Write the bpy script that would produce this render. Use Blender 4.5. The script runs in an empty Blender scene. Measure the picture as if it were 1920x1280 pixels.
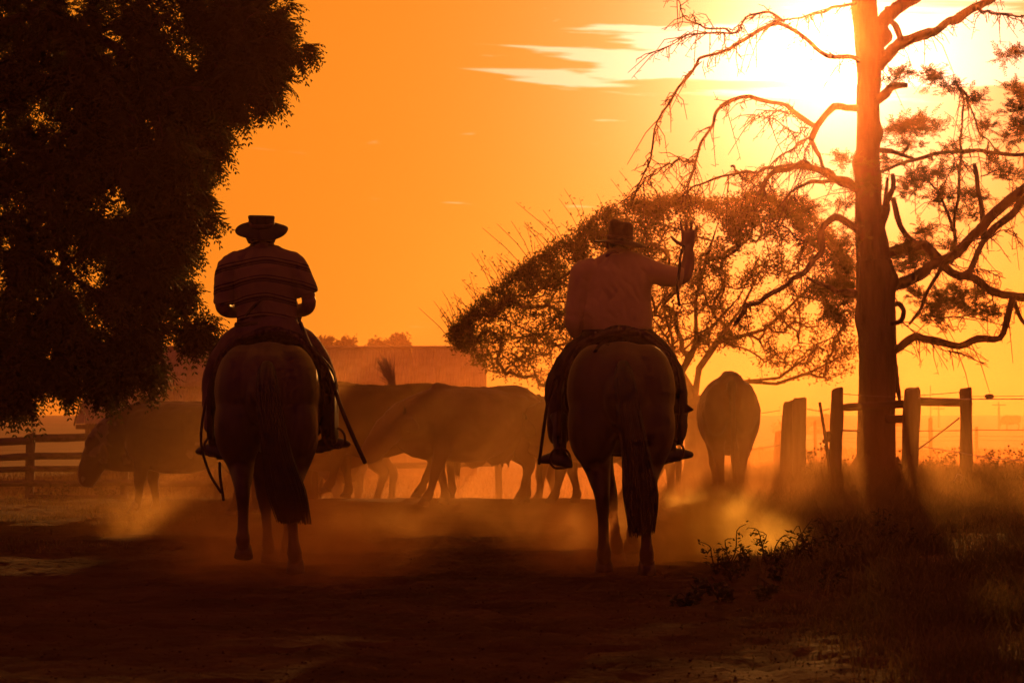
import bpy, math, random
import numpy as np
from mathutils import Vector, Matrix, noise as mnoise

R = math.radians
rng = np.random.default_rng(7)
random.seed(7)
scene = bpy.context.scene
COL = scene.collection

# ------------------------------------------------------------------ camera
FPX = 85.0 / 36.0 * 1920.0           # focal length in photo pixels
CAM_Z = 0.92
PITCH = math.atan2(160.0, FPX)
cam_d = bpy.data.cameras.new('camera')
cam_d.lens = 85.0
cam_d.sensor_width = 36.0
cam_d.clip_start = 0.1
cam_d.clip_end = 5000.0
cam_d.dof.use_dof = True
cam_d.dof.focus_distance = 18.0
cam_d.dof.aperture_fstop = 7.1
cam = bpy.data.objects.new('camera', cam_d)
cam.location = (0, 0, CAM_Z)
cam.rotation_euler = (R(90) + PITCH, 0, 0)
COL.objects.link(cam)
scene.camera = cam


def P(px, py, Y):
    """point at depth Y (metres north of the camera) seen at photo pixel px,py"""
    dx, dv = (px - 960.0) / FPX, (640.0 - py) / FPX
    fw = math.cos(PITCH) - dv * math.sin(PITCH)
    up = math.sin(PITCH) + dv * math.cos(PITCH)
    return Vector((dx * Y / fw, Y, CAM_Z + up * Y / fw))


# ------------------------------------------------------------------ sun and sky
SUN_AZ = math.atan((1575 - 960) / FPX)           # east of the view axis (+Y)
SUN_EL = math.atan((800 - 95) / FPX)
SUN_DIR = Vector((math.sin(SUN_AZ) * math.cos(SUN_EL), math.cos(SUN_AZ) * math.cos(SUN_EL), math.sin(SUN_EL)))
sun_d = bpy.data.lights.new('sun', 'SUN')
sun_d.energy = 4.6
sun_d.angle = R(0.5)
sun_d.color = (1.0, 0.38, 0.07)
sun = bpy.data.objects.new('sun', sun_d)
sun.rotation_euler = SUN_DIR.to_track_quat('Z', 'Y').to_euler()
sun.location = (0, 0, 30)
COL.objects.link(sun)

world = bpy.data.worlds.new('World')
scene.world = world
world.use_nodes = True
wn, wl = world.node_tree.nodes, world.node_tree.links
wn.clear()


def wnode(t, **kw):
    n = wn.new(t)
    for k, v in kw.items():
        setattr(n, k, v)
    return n


def wmath(op, a, b=None, c=None, clamp=False):
    n = wn.new('ShaderNodeMath')
    n.operation = op
    n.use_clamp = clamp
    for i, v in enumerate((a, b, c)):
        if v is None:
            continue
        if isinstance(v, (int, float)):
            n.inputs[i].default_value = v
        else:
            wl.new(v, n.inputs[i])
    return n.outputs[0]


def wmix(fac, a, b, mode='MIX'):
    n = wn.new('ShaderNodeMix')
    n.data_type = 'RGBA'
    n.blend_type = mode
    n.clamp_factor = True
    for sock, v in ((n.inputs[0], fac), (n.inputs[6], a), (n.inputs[7], b)):
        if isinstance(v, (int, float)):
            sock.default_value = v
        elif isinstance(v, tuple):
            sock.default_value = v
        else:
            wl.new(v, sock)
    return n.outputs[2]


sky = wnode('ShaderNodeTexSky', sky_type='NISHITA')
sky.sun_disc = False
sky.sun_elevation = SUN_EL
sky.sun_rotation = SUN_AZ
sky.air_density = 1.0
sky.dust_density = 3.0
sky.ozone_density = 1.0
tc = wnode('ShaderNodeTexCoord')
sep = wnode('ShaderNodeSeparateXYZ')
wl.new(tc.outputs['Generated'], sep.inputs[0])
dot = wnode('ShaderNodeVectorMath', operation='DOT_PRODUCT')
wl.new(tc.outputs['Generated'], dot.inputs[0])
dot.inputs[1].default_value = SUN_DIR
ang = wmath('ARCCOSINE', wmath('MINIMUM', dot.outputs['Value'], 1.0))          # angle from the sun, radians
# evening light through dusty air: the sky's own brightness in amber
bw = wnode('ShaderNodeRGBToBW')
wl.new(sky.outputs[0], bw.inputs[0])
# amber towards the sun, dusky violet on the far side
tint = wmix(wmath('DIVIDE', wmath('SUBTRACT', ang, R(30)), R(70), clamp=True), (8.0, 2.16, 0.10, 1), (3.3, 0.46, 0.75, 1))
lum = wmath('POWER', bw.outputs[0], 0.25)
amber = wmix(1.0, tint, lum, 'MULTIPLY')
# dust aureole round the low sun
aur1 = wmath('EXPONENT', wmath('MULTIPLY', ang, -1.0 / R(1.6)))
aur2 = wmath('EXPONENT', wmath('MULTIPLY', ang, -1.0 / R(4.2)))
aur = wmix(1.0, wmix(aur1, (0, 0, 0, 1), (60.0, 54.0, 42.0, 1)), wmix(aur2, (0, 0, 0, 1), (5.0, 1.9, 1.3, 1)), 'ADD')
base = wmix(1.0, amber, aur, 'ADD')
# streaks of thin cloud: a layer seen edge-on, coordinates azimuth and elevation
az = wmath('ARCTAN2', sep.outputs['X'], sep.outputs['Y'])
el = wmath('ARCSINE', sep.outputs['Z'])
comb = wnode('ShaderNodeCombineXYZ')
wl.new(wmath('MULTIPLY', az, 13.0), comb.inputs[0])
wl.new(wmath('MULTIPLY_ADD', el, 170.0, wmath('MULTIPLY', az, 7.0)), comb.inputs[1])
cn = wnode('ShaderNodeTexNoise')
cn.inputs['Scale'].default_value = 1.0
cn.inputs['Detail'].default_value = 7.0
cn.inputs['Roughness'].default_value = 0.5
cn.inputs['Distortion'].default_value = 0.35
wl.new(comb.outputs[0], cn.inputs['Vector'])
# a cloud bank lies around the sun's elevation, denser towards the sun's azimuth
band = wmath('EXPONENT', wmath('MULTIPLY', wmath('POWER', wmath('DIVIDE', wmath('SUBTRACT', el, R(8.75)), R(0.85)), 2.0), -1.0))
azd = wmath('ABSOLUTE', wmath('SUBTRACT', az, SUN_AZ + R(1.5)))
side = wmath('SUBTRACT', 1.0, wmath('DIVIDE', azd, R(12.3)), clamp=True)
sidew = wmath('MULTIPLY_ADD', side, 0.95, -0.19)
cthr = wmath('ADD', wmath('MULTIPLY', band, wmath('ADD', sidew, 0.095)), wmath('SUBTRACT', cn.outputs['Fac'], 0.07))
cl = wnode('ShaderNodeMapRange', interpolation_type='SMOOTHSTEP')
wl.new(cthr, cl.inputs['Value'])
cl.inputs['From Min'].default_value = 0.605
cl.inputs['From Max'].default_value = 0.70
# a few small wisps elsewhere
comb2 = wnode('ShaderNodeCombineXYZ')
wl.new(wmath('MULTIPLY', az, 40.0), comb2.inputs[0])
wl.new(wmath('MULTIPLY', el, 260.0), comb2.inputs[1])
cn2 = wnode('ShaderNodeTexNoise')
cn2.inputs['Scale'].default_value = 1.0
cn2.inputs['Detail'].default_value = 4.0
wl.new(comb2.outputs[0], cn2.inputs['Vector'])
cl2 = wnode('ShaderNodeMapRange', interpolation_type='SMOOTHSTEP')
wl.new(cn2.outputs['Fac'], cl2.inputs['Value'])
cl2.inputs['From Min'].default_value = 0.70
cl2.inputs['From Max'].default_value = 0.80
cl2.inputs['To Max'].default_value = 0.5
cfac = wmath('MAXIMUM', cl.outputs[0], cl2.outputs[0])
cbr = wmath('MULTIPLY_ADD', wmath('EXPONENT', wmath('MULTIPLY', ang, -1.0 / R(7.0))), 18.0, 2.5)
ccol = wmix(1.0, (1.0, 0.86, 0.66, 1), cbr, 'MULTIPLY')
cadd = wmix(cfac, (0, 0, 0, 1), ccol)
final = wmix(1.0, base, cadd, 'ADD')
bg = wnode('ShaderNodeBackground')
wl.new(final, bg.inputs['Color'])
bg.inputs['Strength'].default_value = 0.05
wout = wnode('ShaderNodeOutputWorld')
wl.new(bg.outputs[0], wout.inputs['Surface'])

# ------------------------------------------------------------------ exposure, render settings
vs = scene.view_settings
vs.view_transform = 'Standard'
vs.look = 'None'
vs.exposure = 0.0
vs.gamma = 1.0
vs.use_curve_mapping = False
cy = scene.cycles
cy.use_denoising = True
cy.use_adaptive_sampling = True
cy.adaptive_threshold = 0.03
try:
    cy.denoiser = 'OPENIMAGEDENOISE'
except Exception:
    pass
cy.max_bounces = 5
cy.diffuse_bounces = 2
cy.glossy_bounces = 1
cy.transmission_bounces = 3
cy.transparent_max_bounces = 6
cy.volume_bounces = 1
cy.volume_step_rate = 2.0
cy.volume_max_steps = 64
cy.sample_clamp_indirect = 4.0
cy.caustics_reflective = False
cy.caustics_refractive = False


# ================================================================== helpers
def smooth01(t):
    t = np.clip(t, 0, 1)
    return t * t * (3 - 2 * t)


def vnoise(x, y, seed=0):
    x = np.asarray(x, float)
    y = np.asarray(y, float)
    xi, yi = np.floor(x).astype(np.int64), np.floor(y).astype(np.int64)
    fx, fy = x - xi, y - yi
    fx, fy = fx * fx * (3 - 2 * fx), fy * fy * (3 - 2 * fy)

    def h(a, b):
        n = (a * 374761393 + b * 668265263 + seed * 982451653) & 0x7fffffff
        n = ((n ^ (n >> 13)) * 1274126177) & 0x7fffffff
        return ((n ^ (n >> 16)) & 0xffff) / 65535.0
    a, b, c, d = h(xi, yi), h(xi + 1, yi), h(xi, yi + 1), h(xi + 1, yi + 1)
    return (a * (1 - fx) + b * fx) * (1 - fy) + (c * (1 - fx) + d * fx) * fy


def fbm(x, y, oct=4, seed=0):
    s, a, f = 0, 0.5, 1.0
    for o in range(oct):
        s = s + a * vnoise(np.asarray(x) * f, np.asarray(y) * f, seed + o * 17)
        a *= 0.5
        f *= 2.03
    return s


class MB:
    """collects vertices and faces, then links them as one mesh object"""

    def __init__(self):
        self.v, self.f, self.n = [], [], 0

    def add(self, verts, faces):
        verts = [tuple(p) for p in verts]
        self.v.extend(verts)
        o = self.n
        self.f.extend(tuple(i + o for i in f) for f in faces)
        self.n += len(verts)

    def box(self, c, s, rot=None):
        c = Vector(c)
        pts = []
        for x in (-.5, .5):
            for y in (-.5, .5):
                for z in (-.5, .5):
                    p = Vector((x * s[0], y * s[1], z * s[2]))
                    if rot is not None:
                        p = rot @ p
                    pts.append(c + p)
        self.add(pts, [(0, 1, 3, 2), (4, 6, 7, 5), (0, 4, 5, 1), (2, 3, 7, 6), (0, 2, 6, 4), (1, 5, 7, 3)])

    def tube(self, pts, rad, seg=8, up=(0, 0, 1), sub=0, cap=True, rnd=0.0):
        """swept tube; rad entries are r or (r_side, r_up)"""
        pts = [Vector(p) for p in pts]
        rr = [(r, r) if isinstance(r, (int, float)) else tuple(r) for r in rad]
        if sub and len(pts) > 2:
            np_, nr = [], []
            for i in range(len(pts) - 1):
                p0 = pts[max(i - 1, 0)]
                p1, p2 = pts[i], pts[i + 1]
                p3 = pts[min(i + 2, len(pts) - 1)]
                for k in range(sub + 1):
                    t = k / (sub + 1)
                    np_.append(0.5 * ((2 * p1) + (p2 - p0) * t + (2 * p0 - 5 * p1 + 4 * p2 - p3) * t * t + (3 * p1 - p0 - 3 * p2 + p3) * t ** 3))
                    nr.append((rr[i][0] * (1 - t) + rr[i + 1][0] * t, rr[i][1] * (1 - t) + rr[i + 1][1] * t))
            np_.append(pts[-1])
            nr.append(rr[-1])
            pts, rr = np_, nr
        if cap == 'round':
            d0 = (pts[0] - pts[1]).normalized()
            d1 = (pts[-1] - pts[-2]).normalized()
            a, b = rr[0], rr[-1]
            ma, mb_ = min(a), min(b)
            pts = [pts[0] + d0 * ma * .85, pts[0] + d0 * ma * .5] + pts + [pts[-1] + d1 * mb_ * .5, pts[-1] + d1 * mb_ * .85]
            rr = [(a[0] * .45, a[1] * .45), (a[0] * .85, a[1] * .85)] + rr + [(b[0] * .85, b[1] * .85), (b[0] * .45, b[1] * .45)]
        up = Vector(up)
        rings = []
        prev = None
        for i, p in enumerate(pts):
            d = (pts[min(i + 1, len(pts) - 1)] - pts[max(i - 1, 0)])
            if d.length < 1e-9:
                d = Vector((0, 0, 1))
            d.normalize()
            s = d.cross(up)
            if s.length < 0.05:
                s = prev if prev is not None else d.orthogonal()
            s = (s - d * s.dot(d)).normalized()
            if prev is not None and s.dot(prev) < 0:
                s = -s
            prev = s
            u = s.cross(d)
            ring = []
            for k in range(seg):
                a = 2 * math.pi * k / seg
                j = 1 + (random.uniform(-rnd, rnd) if rnd else 0)
                ring.append(p + s * math.cos(a) * rr[i][0] * j + u * math.sin(a) * rr[i][1] * j)
            rings.append(ring)
        V = [q for r in rings for q in r]
        F = []
        for i in range(len(rings) - 1):
            for k in range(seg):
                k2 = (k + 1) % seg
                F.append((i * seg + k, i * seg + k2, (i + 1) * seg + k2, (i + 1) * seg + k))
        if cap:
            F.append(tuple(range(seg - 1, -1, -1)))
            F.append(tuple((len(rings) - 1) * seg + k for k in range(seg)))
        self.add(V, F)

    def ball(self, c, r, seg=12, rings=8):
        c = Vector(c)
        r = (r, r, r) if isinstance(r, (int, float)) else r
        V = [c + Vector((0, 0, r[2]))]
        for i in range(1, rings):
            t = math.pi * i / rings
            for k in range(seg):
                a = 2 * math.pi * k / seg
                V.append(c + Vector((r[0] * math.sin(t) * math.cos(a), r[1] * math.sin(t) * math.sin(a), r[2] * math.cos(t))))
        V.append(c - Vector((0, 0, r[2])))
        F = [(0, 1 + k, 1 + (k + 1) % seg) for k in range(seg)]
        for i in range(rings - 2):
            for k in range(seg):
                a = 1 + i * seg
                F.append((a + k, a + seg + k, a + seg + (k + 1) % seg, a + (k + 1) % seg))
        a = 1 + (rings - 2) * seg
        F += [(len(V) - 1, a + (k + 1) % seg, a + k) for k in range(seg)]
        self.add(V, F)

    def mesh(self, name, smooth=True):
        m = bpy.data.meshes.new(name)
        m.from_pydata(self.v, [], self.f)
        if smooth:
            m.shade_smooth()
        m.update()
        return m

    def build(self, name, mat, parent=None, smooth=True):
        return link(name, self.mesh(name, smooth), mat, parent)


def link(name, me, mat, parent=None):
    if mat is not None and not me.materials:
        me.materials.append(mat)
    o = bpy.data.objects.new(name, me)
    COL.objects.link(o)
    if parent is not None:
        o.parent = parent
    return o


def np_mesh(name, V, quads=None, tris=None, smooth=False):
    m = bpy.data.meshes.new(name)
    nv = len(V)
    m.vertices.add(nv)
    m.vertices.foreach_set('co', np.ascontiguousarray(V, dtype=np.float32).ravel())
    idx, starts, tot = [], [], 0
    if quads is not None and len(quads):
        idx.append(np.asarray(quads).ravel())
        starts.append(np.arange(len(quads)) * 4)
        tot = len(quads) * 4
    if tris is not None and len(tris):
        idx.append(np.asarray(tris).ravel())
        starts.append(tot + np.arange(len(tris)) * 3)
    idx, starts = np.concatenate(idx), np.concatenate(starts)
    m.loops.add(len(idx))
    m.loops.foreach_set('vertex_index', idx.astype(np.int32))
    m.polygons.add(len(starts))
    m.polygons.foreach_set('loop_start', starts.astype(np.int32))
    if smooth:
        m.polygons.foreach_set('use_smooth', np.ones(len(starts), bool))
    m.update(calc_edges=True)
    m.validate()
    return m


def remesh(mb, name, voxel, smooth=6, disp=None):
    """melt overlapping pieces into one continuous skin"""
    me = mb.mesh(name + '_src', False)
    o = bpy.data.objects.new(name + '_src', me)
    COL.objects.link(o)
    m = o.modifiers.new('r', 'REMESH')
    m.mode = 'VOXEL'
    m.voxel_size = voxel
    if smooth:
        s = o.modifiers.new('s', 'SMOOTH')
        s.factor = 0.5
        s.iterations = smooth
    dg = bpy.context.evaluated_depsgraph_get()
    out = bpy.data.meshes.new_from_object(o.evaluated_get(dg))
    out.name = name
    bpy.data.objects.remove(o)
    bpy.data.meshes.remove(me)
    if disp is not None:
        out.update()
        n = len(out.vertices)
        co = np.empty(n * 3, np.float32)
        no = np.empty(n * 3, np.float32)
        out.vertices.foreach_get('co', co)
        out.vertices.foreach_get('normal', no)
        co, no = co.reshape(-1, 3), no.reshape(-1, 3)
        co += no * disp(co)[:, None]
        out.vertices.foreach_set('co', co.ravel())
    out.shade_smooth()
    out.update()
    return out


def empty(name, loc=(0, 0, 0), rz=0.0):
    o = bpy.data.objects.new(name, None)
    o.location = loc
    o.rotation_euler = (0, 0, rz)
    o.empty_display_size = 0.2
    COL.objects.link(o)
    return o


def tag(o, label, cat, group=None):
    o['label'] = label
    o['category'] = cat
    if group:
        o['group'] = group
    return o


def children(o):
    return [c for c in bpy.data.objects if c.parent == o]


def copy_tree(o, parent=None):
    c = o.copy()
    COL.objects.link(c)
    c.parent = parent
    for ch in children(o):
        copy_tree(ch, c)
    return c


# ------------------------------------------------------------------ materials
def new_mat(name):
    m = bpy.data.materials.new(name)
    m.use_nodes = True
    return m, m.node_tree.nodes, m.node_tree.links, m.node_tree.nodes['Principled BSDF']


def mottled(name, c1, c2, scale=6.0, rough=0.8, bump=0.2, bscale=60.0, detail=6.0, stretch=(1, 1, 1), spec=0.3, sheen=0.0, dist=0.02):
    m, n, l, b = new_mat(name)
    t = n.new('ShaderNodeTexCoord')
    mp = n.new('ShaderNodeMapping')
    mp.inputs['Scale'].default_value = stretch
    l.new(t.outputs['Object'], mp.inputs[0])
    nz = n.new('ShaderNodeTexNoise')
    nz.inputs['Scale'].default_value = scale
    nz.inputs['Detail'].default_value = detail
    l.new(mp.outputs[0], nz.inputs['Vector'])
    cr = n.new('ShaderNodeValToRGB')
    cr.color_ramp.elements[0].position = 0.32
    cr.color_ramp.elements[1].position = 0.68
    cr.color_ramp.elements[0].color = (*c1, 1)
    cr.color_ramp.elements[1].color = (*c2, 1)
    l.new(nz.outputs['Fac'], cr.inputs[0])
    l.new(cr.outputs[0], b.inputs['Base Color'])
    b.inputs['Roughness'].default_value = rough
    b.inputs['Specular IOR Level'].default_value = spec
    if sheen:
        b.inputs['Sheen Weight'].default_value = sheen
        b.inputs['Sheen Roughness'].default_value = 0.4
    if bump:
        nb = n.new('ShaderNodeTexNoise')
        nb.inputs['Scale'].default_value = bscale
        nb.inputs['Detail'].default_value = 4.0
        l.new(mp.outputs[0], nb.inputs['Vector'])
        bp = n.new('ShaderNodeBump')
        bp.inputs['Strength'].default_value = bump
        bp.inputs['Distance'].default_value = dist
        l.new(nb.outputs['Fac'], bp.inputs['Height'])
        l.new(bp.outputs[0], b.inputs['Normal'])
    return m


def leafy(name, c1, c2, trans=0.35, scale=3.0):
    m, n, l, b = new_mat(name)
    t = n.new('ShaderNodeTexCoord')
    nz = n.new('ShaderNodeTexNoise')
    nz.inputs['Scale'].default_value = scale
    nz.inputs['Detail'].default_value = 3
    l.new(t.outputs['Object'], nz.inputs['Vector'])
    cr = n.new('ShaderNodeValToRGB')
    cr.color_ramp.elements[0].position = 0.3
    cr.color_ramp.elements[1].position = 0.7
    cr.color_ramp.elements[0].color = (*c1, 1)
    cr.color_ramp.elements[1].color = (*c2, 1)
    l.new(nz.outputs['Fac'], cr.inputs[0])
    l.new(cr.outputs[0], b.inputs['Base Color'])
    b.inputs['Roughness'].default_value = 0.7
    b.inputs['Specular IOR Level'].default_value = 0.12
    tr = n.new('ShaderNodeBsdfTranslucent')
    l.new(cr.outputs[0], tr.inputs['Color'])
    mx = n.new('ShaderNodeMixShader')
    mx.inputs[0].default_value = trans
    l.new(b.outputs[0], mx.inputs[1])
    l.new(tr.outputs[0], mx.inputs[2])
    l.new(mx.outputs[0], n['Material Output'].inputs['Surface'])
    return m


M = {}
M['horse_bay'] = mottled('bay_hide', (0.030, 0.012, 0.009), (0.062, 0.025, 0.016), 3.0, 0.55, 0.12, 140, spec=0.25, sheen=0.05, dist=0.004)
M['horse_dark'] = mottled('dark_hide', (0.028, 0.012, 0.008), (0.060, 0.026, 0.016), 3.0, 0.5, 0.12, 140, spec=0.28, sheen=0.05, dist=0.004)
M['hair'] = mottled('black_hair', (0.010, 0.006, 0.005), (0.028, 0.014, 0.010), 20.0, 0.55, 0.0)
M['hoof'] = mottled('hoof_horn', (0.03, 0.022, 0.018), (0.06, 0.045, 0.035), 20, 0.6, 0.1)
M['cow_brown'] = mottled('red_brown_cow_hide', (0.060, 0.024, 0.012), (0.11, 0.048, 0.024), 4.0, 0.8, 0.3, 160, spec=0.2, sheen=0.25, dist=0.004)
M['cow_dark'] = mottled('dark_brown_cow_hide', (0.028, 0.011, 0.006), (0.055, 0.022, 0.012), 4.0, 0.8, 0.3, 160, spec=0.15, sheen=0.1, dist=0.004)
M['cow_tan'] = mottled('tan_cow_hide', (0.09, 0.045, 0.022), (0.15, 0.078, 0.040), 4.0, 0.8, 0.3, 160, spec=0.2, sheen=0.25, dist=0.004)
M['cow_pale'] = mottled('cream_cow_hide', (0.26, 0.19, 0.12), (0.36, 0.27, 0.18), 4.0, 0.8, 0.3, 160, spec=0.2, sheen=0.25, dist=0.004)
M['skin'] = mottled('tanned_skin', (0.13, 0.060, 0.035), (0.19, 0.090, 0.055), 12, 0.55, 0.08, 180, spec=0.35, dist=0.002)
M['leather'] = mottled('dark_leather', (0.022, 0.012, 0.008), (0.05, 0.026, 0.015), 14, 0.7, 0.2, 90, spec=0.2, dist=0.003)
M['boot'] = mottled('boot_leather', (0.018, 0.011, 0.009), (0.04, 0.024, 0.017), 12, 0.45, 0.2, 60, spec=0.45, dist=0.003)
M['fleece'] = mottled('saddle_fleece', (0.04, 0.022, 0.014), (0.09, 0.052, 0.032), 30, 0.95, 0.8, 70, dist=0.02)
M['felt'] = mottled('black_felt', (0.014, 0.009, 0.009), (0.026, 0.017, 0.015), 30, 0.9, 0.15, 200, dist=0.002)
M['felt_brown'] = mottled('brown_felt', (0.035, 0.018, 0.012), (0.06, 0.032, 0.02), 30, 0.9, 0.15, 200, dist=0.002)
M['hatband'] = mottled('hat_band', (0.02, 0.012, 0.01), (0.12, 0.07, 0.04), 40, 0.8, 0.1, 100, stretch=(1, 1, 6), dist=0.002)
M['trouser'] = mottled('khaki_trousers', (0.10, 0.062, 0.040), (0.15, 0.095, 0.062), 8, 0.9, 0.3, 120, dist=0.003)
M['trouser_dark'] = mottled('dark_trousers', (0.03, 0.018, 0.014), (0.055, 0.033, 0.025), 8, 0.9, 0.3, 120, dist=0.003)
M['shirt_plain'] = mottled('tan_work_shirt', (0.48, 0.42, 0.12), (0.60, 0.52, 0.16), 5, 0.9, 0.25, 220, dist=0.002)
M['bark'] = mottled('rough_bark', (0.035, 0.021, 0.014), (0.11, 0.066, 0.042), 5, 0.95, 1.0, 16, stretch=(1, 1, 0.18), dist=0.06)
M['bark_pale'] = mottled('grey_bark', (0.07, 0.046, 0.032), (0.15, 0.10, 0.07), 8, 0.95, 0.8, 18, stretch=(1, 1, 0.4), dist=0.03)
M['wood'] = mottled('weathered_wood', (0.055, 0.034, 0.022), (0.15, 0.096, 0.062), 10, 0.9, 0.8, 22, stretch=(1, 1, 0.12), dist=0.02)
M['rail'] = mottled('weathered_rail', (0.055, 0.034, 0.022), (0.14, 0.09, 0.058), 10, 0.9, 0.8, 22, stretch=(0.12, 1, 1), dist=0.02)
M['rust'] = mottled('rusty_iron', (0.035, 0.016, 0.009), (0.10, 0.042, 0.02), 25, 0.75, 0.4, 80, spec=0.5, dist=0.004)
M['leaf'] = leafy('pinnate_leaves', (0.028, 0.030, 0.010), (0.062, 0.060, 0.018), 0.30)
M['leaf_mid'] = leafy('small_glossy_leaves', (0.080, 0.078, 0.024), (0.145, 0.13, 0.042), 0.75)
M['needle'] = leafy('feathery_sprays', (0.055, 0.065, 0.020), (0.11, 0.105, 0.035), 0.5)
M['grass'] = leafy('dry_grass_blades', (0.065, 0.056, 0.020), (0.16, 0.120, 0.050), 0.4, 1.5)
M['weed'] = leafy('weed_leaves', (0.035, 0.042, 0.014), (0.07, 0.07, 0.025), 0.3)
M['far_tree'] = leafy('far_foliage', (0.05, 0.06, 0.02), (0.09, 0.095, 0.035), 0.4, 0.5)
M['stem'] = mottled('plant_stem', (0.04, 0.033, 0.014), (0.09, 0.07, 0.03), 20, 0.85, 0.0)
M['board'] = mottled('dark_boards', (0.04, 0.026, 0.018), (0.09, 0.06, 0.04), 6, 0.9, 0.5, 20, stretch=(1, 1, 0.15))
M['tape'] = mottled('white_fence_tape', (0.62, 0.56, 0.46), (0.78, 0.72, 0.62), 30, 0.45, 0.1, 90, spec=0.5)
M['plastic'] = mottled('black_plastic', (0.012, 0.01, 0.01), (0.02, 0.018, 0.018), 20, 0.4, 0.0, spec=0.5)


def wire_material():
    m, n, l, b = new_mat('fence_wire')
    b.inputs['Base Color'].default_value = (0.16, 0.12, 0.09, 1)
    b.inputs['Metallic'].default_value = 0.8
    b.inputs['Roughness'].default_value = 0.45
    return m


M['wire'] = wire_material()


def roof_material():
    m, n, l, b = new_mat('corrugated_sheet')
    t = n.new('ShaderNodeTexCoord')
    nz = n.new('ShaderNodeTexNoise')
    nz.inputs['Scale'].default_value = 0.9
    nz.inputs['Detail'].default_value = 8
    nz.inputs['Roughness'].default_value = 0.65
    l.new(t.outputs['Object'], nz.inputs['Vector'])
    cr = n.new('ShaderNodeValToRGB')
    cr.color_ramp.elements[0].position = 0.35
    cr.color_ramp.elements[0].color = (0.15, 0.075, 0.04, 1)
    cr.color_ramp.elements[1].position = 0.6
    cr.color_ramp.elements[1].color = (0.30, 0.22, 0.16, 1)
    l.new(nz.outputs['Fac'], cr.inputs[0])
    l.new(cr.outputs[0], b.inputs['Base Color'])
    b.inputs['Metallic'].default_value = 0.25
    b.inputs['Roughness'].default_value = 0.6
    return m


M['roof'] = roof_material()


def striped_shirt():
    m, n, l, b = new_mat('striped_shirt_cloth')
    t = n.new('ShaderNodeTexCoord')
    s = n.new('ShaderNodeSeparateXYZ')
    l.new(t.outputs['Object'], s.inputs[0])

    def mth(op, a, v=None, v2=None):
        q = n.new('ShaderNodeMath')
        q.operation = op
        for i, x in enumerate((a, v, v2)):
            if x is None:
                continue
            if isinstance(x, (int, float)):
                q.inputs[i].default_value = x
            else:
                l.new(x, q.inputs[i])
        return q.outputs[0]
    # bands follow the cloth: a little higher at the middle of the back
    sag = mth('MULTIPLY', mth('POWER', mth('ABSOLUTE', s.outputs['X']), 1.6), 0.42)
    z = mth('ADD', s.outputs['Z'], sag)
    nz = n.new('ShaderNodeTexNoise')
    nz.inputs['Scale'].default_value = 4.0
    l.new(t.outputs['Object'], nz.inputs['Vector'])
    z = mth('ADD', z, mth('MULTIPLY', nz.outputs['Fac'], 0.035))
    f = mth('FRACT', mth('DIVIDE', z, 0.125))

    def stripe(c, w):
        return mth('LESS_THAN', mth('ABSOLUTE', mth('SUBTRACT', f, c)), w)
    d = mth('MAXIMUM', mth('MAXIMUM', stripe(0.30, 0.035), stripe(0.43, 0.07)), stripe(0.62, 0.035))
    mx = n.new('ShaderNodeMix')
    mx.data_type = 'RGBA'
    l.new(d, mx.inputs[0])
    mx.inputs[6].default_value = (0.22, 0.165, 0.07, 1)
    mx.inputs[7].default_value = (0.030, 0.010, 0.014, 1)
    l.new(mx.outputs[2], b.inputs['Base Color'])
    b.inputs['Roughness'].default_value = 0.9
    b.inputs['Specular IOR Level'].default_value = 0.15
    return m


M['shirt_striped'] = striped_shirt()


def hereford():
    """red-brown hide, pale face and chest blotches"""
    m, n, l, b = new_mat('hereford_hide')
    t = n.new('ShaderNodeTexCoord')
    s = n.new('ShaderNodeSeparateXYZ')
    l.new(t.outputs['Object'], s.inputs[0])
    nz = n.new('ShaderNodeTexNoise')
    nz.inputs['Scale'].default_value = 4.5
    nz.inputs['Detail'].default_value = 2
    l.new(t.outputs['Object'], nz.inputs['Vector'])
    mr = n.new('ShaderNodeMapRange')
    mr.inputs['From Min'].default_value = 0.45
    mr.inputs['From Max'].default_value = 1.45
    l.new(s.outputs['Y'], mr.inputs['Value'])
    ad = n.new('ShaderNodeMath')
    ad.operation = 'MULTIPLY_ADD'
    l.new(mr.outputs[0], ad.inputs[0])
    ad.inputs[1].default_value = 0.22
    l.new(nz.outputs['Fac'], ad.inputs[2])
    gt = n.new('ShaderNodeMapRange')
    gt.inputs['From Min'].default_value = 0.69
    gt.inputs['From Max'].default_value = 0.73
    l.new(ad.outputs[0], gt.inputs['Value'])
    mx = n.new('ShaderNodeMix')
    mx.data_type = 'RGBA'
    l.new(gt.outputs[0], mx.inputs[0])
    mx.inputs[6].default_value = (0.075, 0.030, 0.015, 1)
    mx.inputs[7].default_value = (0.17, 0.105, 0.065, 1)
    l.new(mx.outputs[2], b.inputs['Base Color'])
    b.inputs['Roughness'].default_value = 0.85
    b.inputs['Specular IOR Level'].default_value = 0.2
    b.inputs['Sheen Weight'].default_value = 0.25
    return m


M['cow_patched'] = hereford()


# ================================================================== ground
def road_edge(y):
    """x where the bare dirt ends and the rough grass verge begins"""
    y = np.asarray(y, float)
    return 1.02 + 0.022 * (y - 9) + 0.25 * (fbm(y * 0.35, y * 0 + 3.1, 3, 5) - 0.45)


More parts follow.
